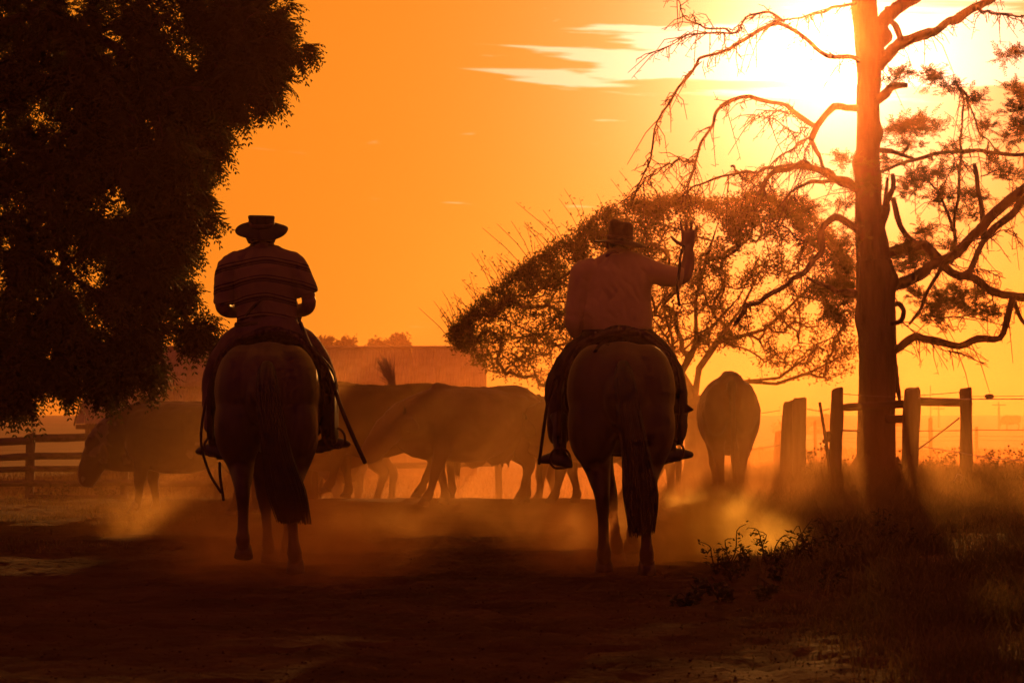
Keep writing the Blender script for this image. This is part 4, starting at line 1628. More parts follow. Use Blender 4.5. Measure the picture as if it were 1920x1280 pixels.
def make_horse(name, hide, legs, seed, rump=1.0):
    """facing +Y, origin on the ground under the girth. legs: per leg (dx, dy, lift): rear left, rear right, front left, front right"""
    root = empty(name)
    m = MB()
    k = rump
    m.tube([(0, -.86, 1.10), (0, -.78, 1.12), (0, -.62, 1.14), (0, -.42, 1.145), (0, -.12, 1.11), (0, .2, 1.075), (0, .48, 1.09), (0, .70, 1.12), (0, .82, 1.10)],
           [(.12 * k, .19), (.22 * k, .27), (.30 * k, .325), (.325 * k, .325), (.325, .325), (.325, .345), (.285, .345), (.21, .28), (.12, .16)], 26, sub=2, cap='round')
    # quarters, one mass either side of the dock
    for s in (-1, 1):
        m.ball((s * .155 * k, -.60, 1.15), (.185 * k, .27, .30), 18, 12)
        m.ball((s * .175 * k, -.66, .93), (.16 * k, .22, .28), 18, 12)
        m.ball((s * .14, .52, .98), (.14, .2, .24), 14, 10)
    # neck, head
    m.tube([(0, .55, 1.18), (0, .82, 1.40), (0, 1.02, 1.60), (0, 1.16, 1.74)], [(.15, .27), (.115, .22), (.09, .17), (.075, .12)], 16, up=(0, 1, 0), sub=2, cap='round')
    m.tube([(0, 1.10, 1.76), (0, 1.24, 1.68), (0, 1.42, 1.50), (0, 1.55, 1.36)], [(.085, .11), (.095, .125), (.062, .085), (.055, .062)], 14, sub=2, cap='round')
    for s in (-1, 1):
        m.tube([(s * .055, 1.10, 1.82), (s * .07, 1.10, 1.90), (s * .06, 1.12, 1.97)], [(.032, .022), (.034, .02), (.008, .008)], 8, sub=1, cap='round')
        m.ball((s * .088, 1.29, 1.68), .022, 8, 6)
    hoofs = []
    rear = [(.17, -.60, 1.02), (.185, -.60, .82), (.155, -.64, .64), (.135, -.78, .50), (.13, -.765, .34), (.13, -.755, .20), (.13, -.745, .13), (.13, -.70, .065)]
    rr = [(.16 * k, .22), (.135 * k, .17), (.082, .105), (.052, .072), (.037, .046), (.036, .044), (.05, .055), (.045, .05)]
    front = [(.165, .52, .98), (.16, .47, .78), (.145, .46, .60), (.135, .465, .45), (.13, .455, .32), (.13, .455, .19), (.13, .46, .125), (.13, .50, .06)]
    fr = [(.10, .15), (.088, .11), (.062, .075), (.058, .062), (.037, .042), (.036, .04), (.048, .052), (.043, .048)]
    for (tmpl, rad, s, (dx, dy, lift)) in ((rear, rr, -1, legs[0]), (rear, rr, 1, legs[1]), (front, fr, -1, legs[2]), (front, fr, 1, legs[3])):
        pts = leg_chain([(s * x, y, z) for x, y, z in tmpl], dx, dy, lift)
        m.tube(pts, rad, 14, up=(0, 1, 0), sub=2, cap='round')
        hoofs.append(pts[-1])
    me = remesh(m, 'body', .016, 9)
    link('body', me, hide, root)
    hm = hoof_mesh(.058, .075)
    hm.materials.append(M['hoof'])
    for p, lg in zip(hoofs, legs):
        o = bpy.data.objects.new('hoof', hm)
        COL.objects.link(o)
        o.parent = root
        o.location = (p[0], p[1], max(0.0, p[2] - .065 + (.0 if lg[2] == 0 else 0)))
        if lg[2] > 0.03:
            o.rotation_euler = (-.6, 0, 0)
    return root


def hair_tail(root, top, pts, w, n=90, seed=0, spread=.5, mat='hair', name='tail'):
    """tail: a core plus many strands"""
    r = np.random.default_rng(seed)
    m = MB()
    m.tube(pts, w, 14, up=(0, 1, 0), sub=3, cap='round', rnd=.03)
    for _ in range(n):
        a = r.uniform(0, 2 * math.pi)
        q = r.uniform(.55, 1.04)
        st = []
        jit = r.normal(0, .25)
        endk = r.uniform(.65, 1.35)
        for i, (p, ww) in enumerate(zip(pts, w)):
            wx, wy = (ww, ww) if isinstance(ww, (int, float)) else ww
            t = i / (len(pts) - 1)
            p = Vector(p)
            if i == len(pts) - 1:
                p = Vector(pts[i - 1]).lerp(p, endk)
            st.append(p + Vector((math.cos(a + jit * t) * wx * q * (1 + spread * .25 * t), math.sin(a + jit * t) * wy * q, 0)))
        m.tube(st, [.006] * (len(st) - 1) + [.0025], 4, sub=2, cap=False)
    return m.build(name, M[mat], root)


def cow_body(hide, head='level', legs=((0, 0, 0),) * 4, fat=1.0, seed=0, hscale=1.0, turn=0.0):
    """facing +Y, origin on the ground; legs rear left, rear right, front left, front right"""
    m = MB()
    m.tube([(0, -.82, 1.10), (0, -.74, 1.08), (0, -.58, 1.04), (0, -.34, .95), (0, -.05, .90), (0, .25, .90), (0, .48, .94), (0, .66, .93), (0, .76, .88)],
           [(.07, .10), (.20, .20), (.27 * fat, .28), (.32 * fat, .37), (.385 * fat, .42), (.36 * fat, .42), (.29 * fat, .38), (.20, .29), (.12, .18)], 24, sub=2, cap='round')
    # spine ridge, hips, tail head
    m.tube([(0, -.84, 1.18), (0, -.58, 1.29), (0, -.2, 1.28), (0, .2, 1.28), (0, .5, 1.31)], [.05, .065, .055, .055, .07], 12, sub=2, cap='round')
    m.ball((0, -.50, 1.15), (.17, .30, .20), 16, 12)
    for s in (-1, 1):
        m.ball((s * .17 * fat, -.48, 1.13), (.10, .14, .11), 10, 8)
        m.ball((s * .15, -.66, .95), (.15 * fat, .19, .27), 14, 10)
        m.ball((s * .14, .50, .86), (.13, .19, .27), 14, 10)
    m.ball((0, .62, .68), (.11, .17, .16), 12, 8)           # brisket
    st = math.sin(turn)
    if head == 'down':
        nk = [(0, .50, 1.02), (0, .74, .97), (0, .93, .87), (0, 1.06, .77)]
        hd = [(0, .99, .82), (0, 1.06, .68), (0, 1.14, .50), (0, 1.17, .40)]
        dew = [(0, .62, .62), (0, .80, .60), (0, .95, .60)]
        ear, earz = (1.00, .77), -.05
    elif head == 'low':
        nk = [(0, .50, 1.00), (0, .76, .96), (0, .94, .94), (0, 1.05, .92)]
        hd = [(0, 1.01, .94), (0, 1.13, .83), (0, 1.28, .66), (0, 1.37, .56)]
        dew = [(0, .62, .62), (0, .80, .64), (0, .97, .70)]
        ear, earz = (1.01, .92), -.04
    else:
        nk = [(0, .55, 1.06), (0, .84, 1.12), (0, 1.06, 1.20), (0, 1.18, 1.24)]
        hd = [(0, 1.14, 1.26), (0, 1.27, 1.18), (0, 1.45, 1.06), (0, 1.56, .98)]
        dew = [(0, .66, .68), (0, .88, .78), (0, 1.06, .95)]
        ear, earz = (1.15, 1.23), .0

    def tw(p):
        t = max(0.0, (p[1] - .6))
        return (p[0] + t * st, p[1] - t * (1 - math.cos(turn)) * .6, p[2])
    m.tube([tw(p) for p in nk], [(.19, .33), (.17, .28), (.15, .23), (.125, .18)], 16, sub=2, cap='round')
    m.tube([tw(p) for p in hd], [(.12, .145), (.13, .175), (.105, .145), (.10, .115)], 14, sub=2, cap='round')
    m.tube([tw(p) for p in dew], [(.06, .13), (.045, .11), (.035, .07)], 10, sub=2, cap='round')
    pole = tw(hd[0])
    m.ball((pole[0], pole[1] - .02, pole[2] + .085), (.08, .07, .06), 10, 8)
    for s in (-1, 1):
        e = tw((0, ear[0], ear[1]))
        m.tube([(e[0] + s * .09, e[1], e[2] + .02), (e[0] + s * .17, e[1] - .07, e[2] + .02 + earz), (e[0] + s * .235, e[1] - .14, e[2] + earz * 2)], [(.03, .05), (.026, .095), (.014, .05)], 10, sub=2, cap='round')
    hoofs = []
    rear = [(.165, -.60, .95), (.175, -.56, .76), (.16, -.58, .60), (.145, -.71, .46), (.14, -.69, .32), (.14, -.665, .18), (.14, -.655, .115), (.14, -.62, .06)]
    rr = [(.15, .20), (.125, .165), (.085, .11), (.056, .075), (.042, .052), (.042, .048), (.057, .06), (.052, .058)]
    front = [(.155, .48, .82), (.155, .46, .66), (.145, .455, .52), (.14, .465, .38), (.135, .455, .28), (.135, .455, .17), (.135, .46, .11), (.135, .49, .058)]
    fr = [(.11, .15), (.095, .125), (.07, .085), (.064, .07), (.044, .05), (.043, .048), (.056, .06), (.05, .056)]
    for (tmpl, rad, s, (dx, dy, lift)) in ((rear, rr, -1, legs[0]), (rear, rr, 1, legs[1]), (front, fr, -1, legs[2]), (front, fr, 1, legs[3])):
        pts = leg_chain([(s * x, y, z) for x, y, z in tmpl], dx, dy, lift)
        m.tube(pts, rad, 12, up=(0, 1, 0), sub=2, cap='round')
        hoofs.append(pts[-1])

    def fur(co):
        return np.array([0.006 * mnoise.noise(Vector(c) * 14) for c in co])
    me = remesh(m, 'body', .017, 7, fur)
    me.materials.append(hide)
    return me, hoofs, pole


def make_cow(label, hide, px, Y, heading, scale=1.0, head='level', legs=((0, 0, 0),) * 4, fat=1.0, tail=True, tail_pts=None, turn=0.0, group='cattle driven across the yard', udder=False, name='cow'):
    x = P(px, 800, Y).x
    root = empty(name, (x, Y, zat(x, Y) + .0), heading)
    tag(root, label, 'cow', group)
    root.scale = (scale,) * 3
    me, hoofs, pole = cow_body(M[hide], head, legs, fat, turn=turn)
    link('body', me, None, root)
    if Y < 100:
        for s_ in (-1, 1):
            hb = MB()
            p0 = Vector(pole) + Vector((s_ * .075, -.02, .075))
            hb.tube([p0, p0 + Vector((s_ * .07, .0, .03)), p0 + Vector((s_ * .11, .035, .085))], [.026, .020, .006], 8, sub=3, cap='round')
            hb.build('horn', M['hoof'], root)
    hm = hoof_mesh(.062, .065)
    hm.materials.append(M['hoof'])
    for p, lg in zip(hoofs, legs):
        o = bpy.data.objects.new('hoof', hm)
        COL.objects.link(o)
        o.parent = root
        o.location = (p[0], p[1], max(0.0, p[2] - .06))
        if lg[2] > .03:
            o.rotation_euler = (-.5, 0, 0)
    if tail:
        tp = tail_pts or [(0, -.86, 1.22), (0, -.93, 1.10), (.01, -.93, .85), (.02, -.90, .62), (.03, -.90, .48), (.03, -.90, .28)]
        hair_tail(root, None, tp, [.035, .03, .022, .02, .04, .02], 30, 3, .4, 'hair')
    if udder:
        m = MB()
        m.ball((0, -.34, .56), (.15, .17, .11), 14, 10)
        for sx in (-1, 1):
            for sy in (-1, 1):
                m.tube([(sx * .06, -.34 + sy * .07, .50), (sx * .065, -.34 + sy * .07, .42)], [.022, .014], 8, cap='round')
        link('udder', remesh(m, 'udder', .012, 4), M['skin'], root)
    return root


L90 = R(90)
# grazing cow, head down, walking west
make_cow('red-brown cow with lowered patched head beside the plank fence', 'cow_patched', 348, 25.6, L90 - R(4), .90, 'down',
         ((.0, .05, 0), (0, -.18, 0), (0, .10, .0), (0, -.10, 0)), 1.0)
# big animal in the middle, mostly behind the next
make_cow('largest dark cow in the middle, its back level behind the paler cow', 'cow_dark', 715, 31.2, L90 + R(6), 1.10, 'low',
         ((0, .22, 0), (0, -.22, 0), (0, .16, .10), (0, -.10, 0)), 1.02)
# cow in front of it
make_cow('tan cow walking head low between the two riders', 'cow_tan', 890, 28.6, L90 + R(32), 1.04, 'low',
         ((0, .12, 0), (0, -.16, 0), (0, .26, 0), (0, -.18, 0)), 1.0, udder=True)
# following cow half hidden by the waving rider
make_cow('brown cow half hidden behind the waving rider, head just showing', 'cow_brown', 1135, 28.8, L90 + R(5), .98, 'low',
         ((0, .15, 0), (0, -.2, 0), (0, .2, 0), (0, -.15, 0)), .98)
make_cow('dark cow whose back shows above the half-hidden brown cow', 'cow_brown', 1090, 33.5, L90, 1.10, 'low',
         ((0, -.1, 0), (0, .15, 0), (0, .1, 0), (0, -.15, 0)), .98)
# cow walking away on the verge
make_cow('brown cow seen from behind, walking away at the grassy verge', 'cow_brown', 1366, 29.2, R(-3), 1.15, 'low',
         ((.05, .12, 0), (-.05, -.10, 0), (.02, .1, 0), (-.02, 0, 0)), .88)
# pale one and the raised tail behind the big cow
make_cow('pale cow with only ears and poll showing beside the striped rider', 'cow_pale', 636, 35.5, R(200), 1.06, 'level', ((0, 0, 0),) * 4, .95)
make_cow('cow hidden behind the largest one, its tufted tail flung upright', 'cow_tan', 630, 33.6, L90 - R(3), 1.03, 'low', ((0, .1, 0), (0, -.1, 0), (0, .1, 0), (0, -.1, 0)), .95,
         tail=False)
RT = bpy.data.objects[[o.name for o in bpy.data.objects if o.get('label', '').startswith('cow hidden')][0]]
m = MB()
m.tube([(0, -.80, 1.20), (0, -.86, 1.34), (0, -.80, 1.47), (0, -.74, 1.56)], [.045, .036, .03, .034], 10, sub=3, cap='round')
rt = np.random.default_rng(4)
for _ in range(150):
    b0 = Vector((rt.normal(0, .015), -.79 + rt.normal(0, .012), 1.49 + rt.uniform(-.05, .06)))
    tx_, ty_ = rt.normal(0, .08), rt.normal(.02, .09)
    L_ = rt.uniform(.22, .56)
    e_ = b0 + Vector((tx_ * L_ * 2, L_ * (.26 + ty_), L_ * .95))
    m.tube([b0, b0.lerp(e_, .5) + Vector((tx_ * .12, -.02, .02)), e_ + Vector((tx_ * .1, ty_ * .3, -abs(ty_) * .12))], [.006, .005, .002], 4, sub=2, cap=False)
m.build('tail', M['cow_pale'], RT)
# far grazing cattle
for px, Y, hd, lab in ((1897, 235, L90 + R(12), 'far grazing cow, a grey shape on the field at the picture edge'),
                       (1531, 205, -L90, 'far hazy cow grazing between the stakes and the tall post'),
                       (1684, 215, L90, 'far hazy cow glimpsed between the trunk and the round post')):
    make_cow(lab, 'cow_brown', px, Y, hd, 1.08, 'down', ((0, .1, 0), (0, -.1, 0), (0, .1, 0), (0, -.1, 0)), 1.05, False, group='cattle grazing in the far field')


# ================================================================== horses
H1 = make_horse('horse', M['horse_dark'], [(.0, -.12, .12), (.07, -.05, 0), (.075, -.05, 0), (-.085, .14, 0)], 1, 1.0)
H1.location = (P(513, 800, 16.15).x, 16.15, 0)
H1.rotation_euler = (0, 0, R(1.5))
tag(H1, 'dark horse walking away under the rider in the striped shirt', 'horse', 'saddle horses')
hair_tail(H1, None, [(.02, -.88, 1.30), (.03, -.98, 1.18), (.06, -1.0, .95), (.10, -.97, .72), (.15, -.95, .52), (.19, -.93, .36)],
          [(.045, .04), (.06, .05), (.068, .05), (.075, .06), (.09, .06), (.075, .05)], 300, 5, 1.6)
H2 = make_horse('horse', M['horse_bay'], [(.02, .06, 0), (.03, -.10, 0), (.125, .1, 0), (-.05, -.05, .10)], 2, 1.03)
H2.location = (P(1163, 800, 16.05).x, 16.05, 0)
H2.rotation_euler = (0, 0, R(-2))
tag(H2, 'bay horse walking away in dust under the waving rider', 'horse', 'saddle horses')
hair_tail(H2, None, [(.01, -.88, 1.30), (.02, -.98, 1.18), (.05, -1.0, .95), (.09, -.97, .72), (.115, -.95, .50), (.12, -.94, .30)],
          [(.045, .04), (.06, .05), (.066, .05), (.073, .06), (.085, .06), (.06, .05)], 300, 6, 1.3)
for h_, sd in ((H1, 8), (H2, 9)):
    r = np.random.default_rng(sd)
    m = MB()
    for _ in range(120):
        t = r.uniform(0, 1)
        c = Vector((0, .62 + .5 * t, 1.50 + .40 * t - .06 * math.sin(t * 3)))
        s_ = r.choice([-1, 1])
        m.tube([c, c + Vector((s_ * .07, .0, -.06)), c + Vector((s_ * r.uniform(.10, .13), -.03, -r.uniform(.18, .3)))], [.012, .011, .004], 4, sub=1)
    m.build('mane', M['hair'], h_)


# ================================================================== saddles and tack
def make_saddle(horse, label, flap_len, lab_pad, left_stirrup, right_stirrup, seed):
    """origin on the horse's back; left/right_stirrup = (x, y, z) of the foot in saddle space"""
    r = np.random.default_rng(seed)
    root = empty('saddle', horse.location + Vector((0, 0.02, 1.40)), horse.rotation_euler.z)
    tag(root, label, 'saddle', 'saddles on the two horses')

    def shell(x_at, y0, y1, drop, off, nx=26, ny=9, thick=.035, seedk=0, ragged=.0):
        mb = MB()
        V, F = [], []
        for j in range(ny + 1):
            y = y0 + (y1 - y0) * j / ny
            for i in range(nx + 1):
                u = -1 + 2 * i / nx
                a = u * drop
                rx, rz = .33 + off, .335 + off
                x = rx * math.sin(a)
                z = rz * math.cos(a) - .335 + .04
                if abs(a) > 1.45:
                    z -= (abs(a) - 1.45) * .30
                    x = math.copysign(rx * math.sin(1.45) + .01, u)
                z += .012 * math.sin(y * 30 + u * 9 + seedk)
                V.append((x, y + ragged * math.sin(u * 23) * abs(u), z + .05 * ((y - .1) / .4) ** 2))
        for j in range(ny):
            for i in range(nx):
                q = j * (nx + 1) + i
                F.append((q, q + 1, q + nx + 2, q + nx + 1))
        mb.add(V, F)
        me = mb.mesh('pad')
        o = bpy.data.objects.new('pad', me)
        COL.objects.link(o)
        mod = o.modifiers.new('t', 'SOLIDIFY')
        mod.thickness = thick
        mod.offset = 1
        o.parent = root
        return o
    o = shell(0, -.42, .40, 1.45, .012, thick=.03, ragged=.02)
    o.name = 'saddle_blanket'
    o.data.materials.append(M['fleece'])
    o = shell(0, -.30, .34, 1.95, .05, thick=.03, seedk=2)
    o.name = 'flap'
    o.data.materials.append(M['leather'])
    # seat with raised cantle and pommel
    m = MB()
    V, F = [], []
    ny, nx = 12, 14
    for j in range(ny + 1):
        y = -.30 + .58 * j / ny
        t = j / ny
        h = .11 + .075 * (1 - smooth01(np.array(t / .28))) + .05 * smooth01(np.array((t - .8) / .2))
        for i in range(nx + 1):
            u = -1 + 2 * i / nx
            V.append((u * .225 * (1 - .35 * t), y, float(h) - .12 * u * u + .0))
    for j in range(ny):
        for i in range(nx):
            q = j * (nx + 1) + i
            F.append((q, q + 1, q + nx + 2, q + nx + 1))
    m.add(V, F)
    o = m.build('seat', M['leather'], root)
    md = o.modifiers.new('t', 'SOLIDIFY')
    md.thickness = .05
    # girth
    m = MB()
    ring = [(.335 * math.sin(a), .22, .345 * math.cos(a) - .30) for a in np.linspace(1.2, 2 * math.pi - 1.2, 28)]
    m.tube(ring, [(.035, .012)] * len(ring), 6, up=(0, 1, 0))
    m.build('girth', M['leather'], root)
    for nm, p in (('l', left_stirrup), ('r', right_stirrup)):
        s_ = -1 if nm == 'l' else 1
        m = MB()
        p = Vector(p)
        R0 = .068
        arc = [p + Vector((math.sin(a) * R0, 0, -math.cos(a) * R0 * 1.05 + R0 * .75)) for a in np.linspace(.5, 2 * math.pi - .5, 22)]
        m.tube(arc, [.0085] * len(arc), 7)
        m.tube([arc[0], arc[-1]], [(.03, .009)] * 2, 6, up=(0, 0, 1))
        st = m.build('stirrup', M['rust'], root)
        m = MB()
        topp = p + Vector((0, 0, R0 * 1.75))
        m.tube([topp, topp.lerp(Vector((s_ * .39, .05, -.10)), .5) + Vector((s_ * .02, 0, 0)), Vector((s_ * .385, .05, -.10)), Vector((s_ * .27, .03, .03))], [(.006, .02)] * 4, 6, sub=3, up=(0, 1, 0))
        m.build('stirrup_leather', M['leather'], root)
    return root


def bridle(horse, label):
    root = empty('bridle', horse.location, horse.rotation_euler.z)
    tag(root, label, 'bridle', 'bridles on the two horses')
    m = MB()
    for (y, z, rx, rz, tilt) in ((1.41, 1.52, .078, .10, .75), (1.19, 1.72, .108, .135, .75)):
        pts = [Vector((rx * math.cos(a), y + rz * math.sin(a) * math.sin(tilt), z + rz * math.sin(a) * math.cos(tilt))) for a in np.linspace(0, 2 * math.pi, 25)]
        m.tube(pts, [.010] * len(pts), 5)
    m.build('headstall', M['leather'], root)
    for s in (-1, 1):
        m = MB()
        m.tube([(s * .075, 1.47, 1.42), (s * .16, 1.1, 1.42), (s * .16, .7, 1.52), (s * .08, .42, 1.63)], [.008] * 4, 5, sub=4)
        m.build('rein', M['leather'], root)
    return root


# feet positions relative to each saddle come from the riders' boots below
def local(horse, px, py, Y, z0=1.40):
    """photo pixel at depth Y in the saddle's own space"""
    w = P(px, py, Y) - (horse.location + Vector((0, .02, z0)))
    return Matrix.Rotation(-horse.rotation_euler.z, 3, 'Z') @ w


S1 = make_saddle(H1, 'leather saddle with blanket under the rider in the striped shirt', .4, '', local(H1, 402, 851, 16.3), local(H1, 628, 836, 16.3), 1)
S2 = make_saddle(H2, 'leather saddle with fleece pad under the waving rider', .4, '', local(H2, 1050, 874, 16.2), local(H2, 1263, 860, 16.2), 2)
bridle(H1, 'bridle on the dark horse ahead of the striped rider')
bridle(H2, 'bridle on the bay horse ahead of the waving rider')


# ================================================================== riders
def hat_mesh(root, mat, crown_r, crown_h, crown_top, brim_r, droop, curl, band_mat, tilt, loc, flat=True, brim_mat=None, side=0.0):
    hat = empty('hat', loc)
    hat.parent = root
    hat.rotation_euler = (tilt[0], tilt[1], 0)
    seg = 40
    V, F = [], []
    prof = [(crown_r * 1.0, -.01), (crown_r * 1.0, .0), (crown_r * .99, crown_h * .35), ((crown_r + crown_top) / 2, crown_h * .55), (crown_top, crown_h * .78), (crown_top * .97, crown_h * .92), (crown_top * .88, crown_h)]
    if flat:
        prof += [(crown_top * .7, crown_h * 1.0), (crown_top * .3, crown_h * .985), (.001, crown_h * .98)]
    else:
        prof += [(crown_top * .72, crown_h * 1.06), (crown_top * .35, crown_h * 1.03), (.001, crown_h * .98)]
    for (rad, z) in prof:
        for k in range(seg):
            a = 2 * math.pi * k / seg
            zz = z
            if not flat and z > crown_h * .5:
                zz += .006 * math.cos(2 * a) * (z / crown_h) - .008 * math.sin(a) - .008 * math.cos(a)
            if flat:
                zz -= .34 * rad * math.sin(a) * max(0, z) / crown_h
            V.append((rad * .93 * math.cos(a), rad * 1.10 * math.sin(a), zz))
    for j in range(len(prof) - 1):
        for k in range(seg):
            F.append((j * seg + k, j * seg + (k + 1) % seg, (j + 1) * seg + (k + 1) % seg, (j + 1) * seg + k))
    m = MB()
    m.add(V, F)
    o = m.build('crown', mat, hat)
    sd = o.modifiers.new('t', 'SOLIDIFY')
    sd.thickness = .004
    V, F = [], []
    nr_ = 8
    for j in range(nr_ + 1):
        t = j / nr_
        for k in range(seg):
            a = 2 * math.pi * k / seg
            rr = crown_r * .97 + (brim_r - crown_r * .97) * t
            sd_ = abs(math.cos(a))
            z = -droop * t ** 1.4 * (1 - .25 * sd_) + curl * t ** 2 * sd_ ** 2 + side * t * t * math.cos(a) + .006 * t * math.sin(3 * a + 1)
            V.append((rr * (1.0 - .06 * (1 - t)) * math.cos(a), rr * (1.06 + .04 * (1 - t)) * math.sin(a), z))
    for j in range(nr_):
        for k in range(seg):
            F.append((j * seg + k, (j + 1) * seg + k, (j + 1) * seg + (k + 1) % seg, j * seg + (k + 1) % seg))
    m = MB()
    m.add(V, F)
    o = m.build('brim', mat, hat)
    sd = o.modifiers.new('t', 'SOLIDIFY')
    sd.thickness = .006
    m = MB()
    ringp = [(crown_r * .935 * math.cos(a) * 1.012, crown_r * 1.105 * math.sin(a) * 1.012, .018) for a in np.linspace(0, 2 * math.pi, 33)]
    m.tube(ringp, [(.006, .017)] * len(ringp), 6)
    m.build('band', band_mat, hat)
    return hat


def head_parts(m, c):
    """skull, face towards +Y, ears, neck joins separately"""
    c = Vector(c)
    m.ball(c + Vector((0, .0, .01)), (.076, .097, .11), 18, 14)
    m.ball(c + Vector((0, .025, -.06)), (.058, .072, .062), 14, 10)
    m.ball(c + Vector((0, .075, -.095)), (.026, .022, .022), 10, 8)
    m.tube([c + Vector((0, .09, .015)), c + Vector((0, .115, -.025)), c + Vector((0, .105, -.04))], [.011, .016, .017], 8, cap='round')
    m.tube([c + Vector((-.025, .092, -.068)), c + Vector((0, .103, -.068)), c + Vector((.025, .092, -.068))], [.008, .010, .008], 8, cap='round')
    m.tube([c + Vector((-.05, .078, .028)), c + Vector((0, .096, .03)), c + Vector((.05, .078, .028))], [.010, .010, .010], 8, cap='round')
    for s in (-1, 1):
        m.tube([c + Vector((s * .076, -.005, .02)), c + Vector((s * .088, -.012, .0)), c + Vector((s * .078, -.004, -.035))], [(.008, .016), (.009, .02), (.008, .012)], 8, sub=1, cap='round')


def hand_parts(m, wrist, palm_dir, finger_dirs, thumb_dir, side_vec, curl=0.0, scale=1.0, fwd=Vector((0, 1, 0))):
    """palm and five fingers; palm_dir along the hand, side_vec from little finger to thumb"""
    w = Vector(wrist)
    d = Vector(palm_dir).normalized()
    s = Vector(side_vec).normalized()
    f = Vector(fwd)
    k = scale
    m.tube([w, w + d * .035 * k, w + d * .095 * k], [(.030 * k, .019 * k), (.040 * k, .019 * k), (.043 * k, .016 * k)], 12, up=f, sub=2, cap='round')
    lens = (.072, .080, .074, .058)
    for i, L_ in enumerate(lens):
        b = w + d * (.088 - .004 * abs(i - 1)) * k + s * (.031 - .0205 * i) * k
        dd = (d + s * finger_dirs[i]).normalized()
        c1 = (dd + f * curl * .6).normalized()
        c2 = (dd + f * curl * 1.6).normalized()
        p1 = b + dd * L_ * .42 * k
        p2 = p1 + c1 * L_ * .33 * k
        p3 = p2 + c2 * L_ * .27 * k
        m.tube([b - dd * .02 * k, b, p1, p2, p3], [.0095 * k, .0097 * k, .0092 * k, .0084 * k, .0070 * k], 9, sub=1, cap='round')
    b = w + d * .022 * k + s * .026 * k
    td = (d * thumb_dir[0] + s * thumb_dir[1] + f * .25).normalized()
    p1 = b + td * .035 * k
    p2 = p1 + (td + d * .35).normalized() * .032 * k
    p3 = p2 + (td + d * .6).normalized() * .024 * k
    m.tube([b - td * .01, b, p1, p2, p3], [.015 * k, .0145 * k, .0115 * k, .0105 * k, .008 * k], 9, sub=1, cap='round')


def wrinkle(amp, sx, sy, sz, seed):
    def f(co):
        out = np.empty(len(co), np.float32)
        for i, c in enumerate(co):
            out[i] = amp * (mnoise.noise(Vector((c[0] * sx + seed, c[1] * sy, c[2] * sz))) + .5 * abs(mnoise.noise(Vector((c[0] * sx * 2.1 + c[2] * 6 + seed, c[1] * sy * 2, c[2] * sz * 2.4)))))
        return out
    return f


def boot(root, knee, ankle, toe, mat):
    m = MB()
    knee, ankle, toe = Vector(knee), Vector(ankle), Vector(toe)
    shaft_top = knee.lerp(ankle, .32)
    m.tube([shaft_top, knee.lerp(ankle, .65), ankle + Vector((0, 0, .04)), ankle], [(.062, .068), (.056, .06), (.045, .05), (.042, .046)], 14, sub=2, up=(0, 1, 0), cap=True)
    d = (toe - ankle)
    d.z = 0
    d.normalize()
    heel = ankle - d * .055 + Vector((0, 0, -.06))
    t = Vector((toe.x, toe.y, toe.z))
    m.tube([heel, ankle + Vector((0, 0, -.045)), ankle.lerp(t, .5) + Vector((0, 0, -.015)), t + Vector((0, 0, 0))], [(.034, .042), (.042, .050), (.047, .040), (.036, .024)], 14, sub=2, cap='round')
    hb = ankle - d * .062 + Vector((0, 0, -.105))
    m.tube([hb + Vector((0, 0, .03)), hb], [.032, .030], 10)
    me = remesh(m, 'boot', .009, 3)
    return link('boot', me, mat, root)


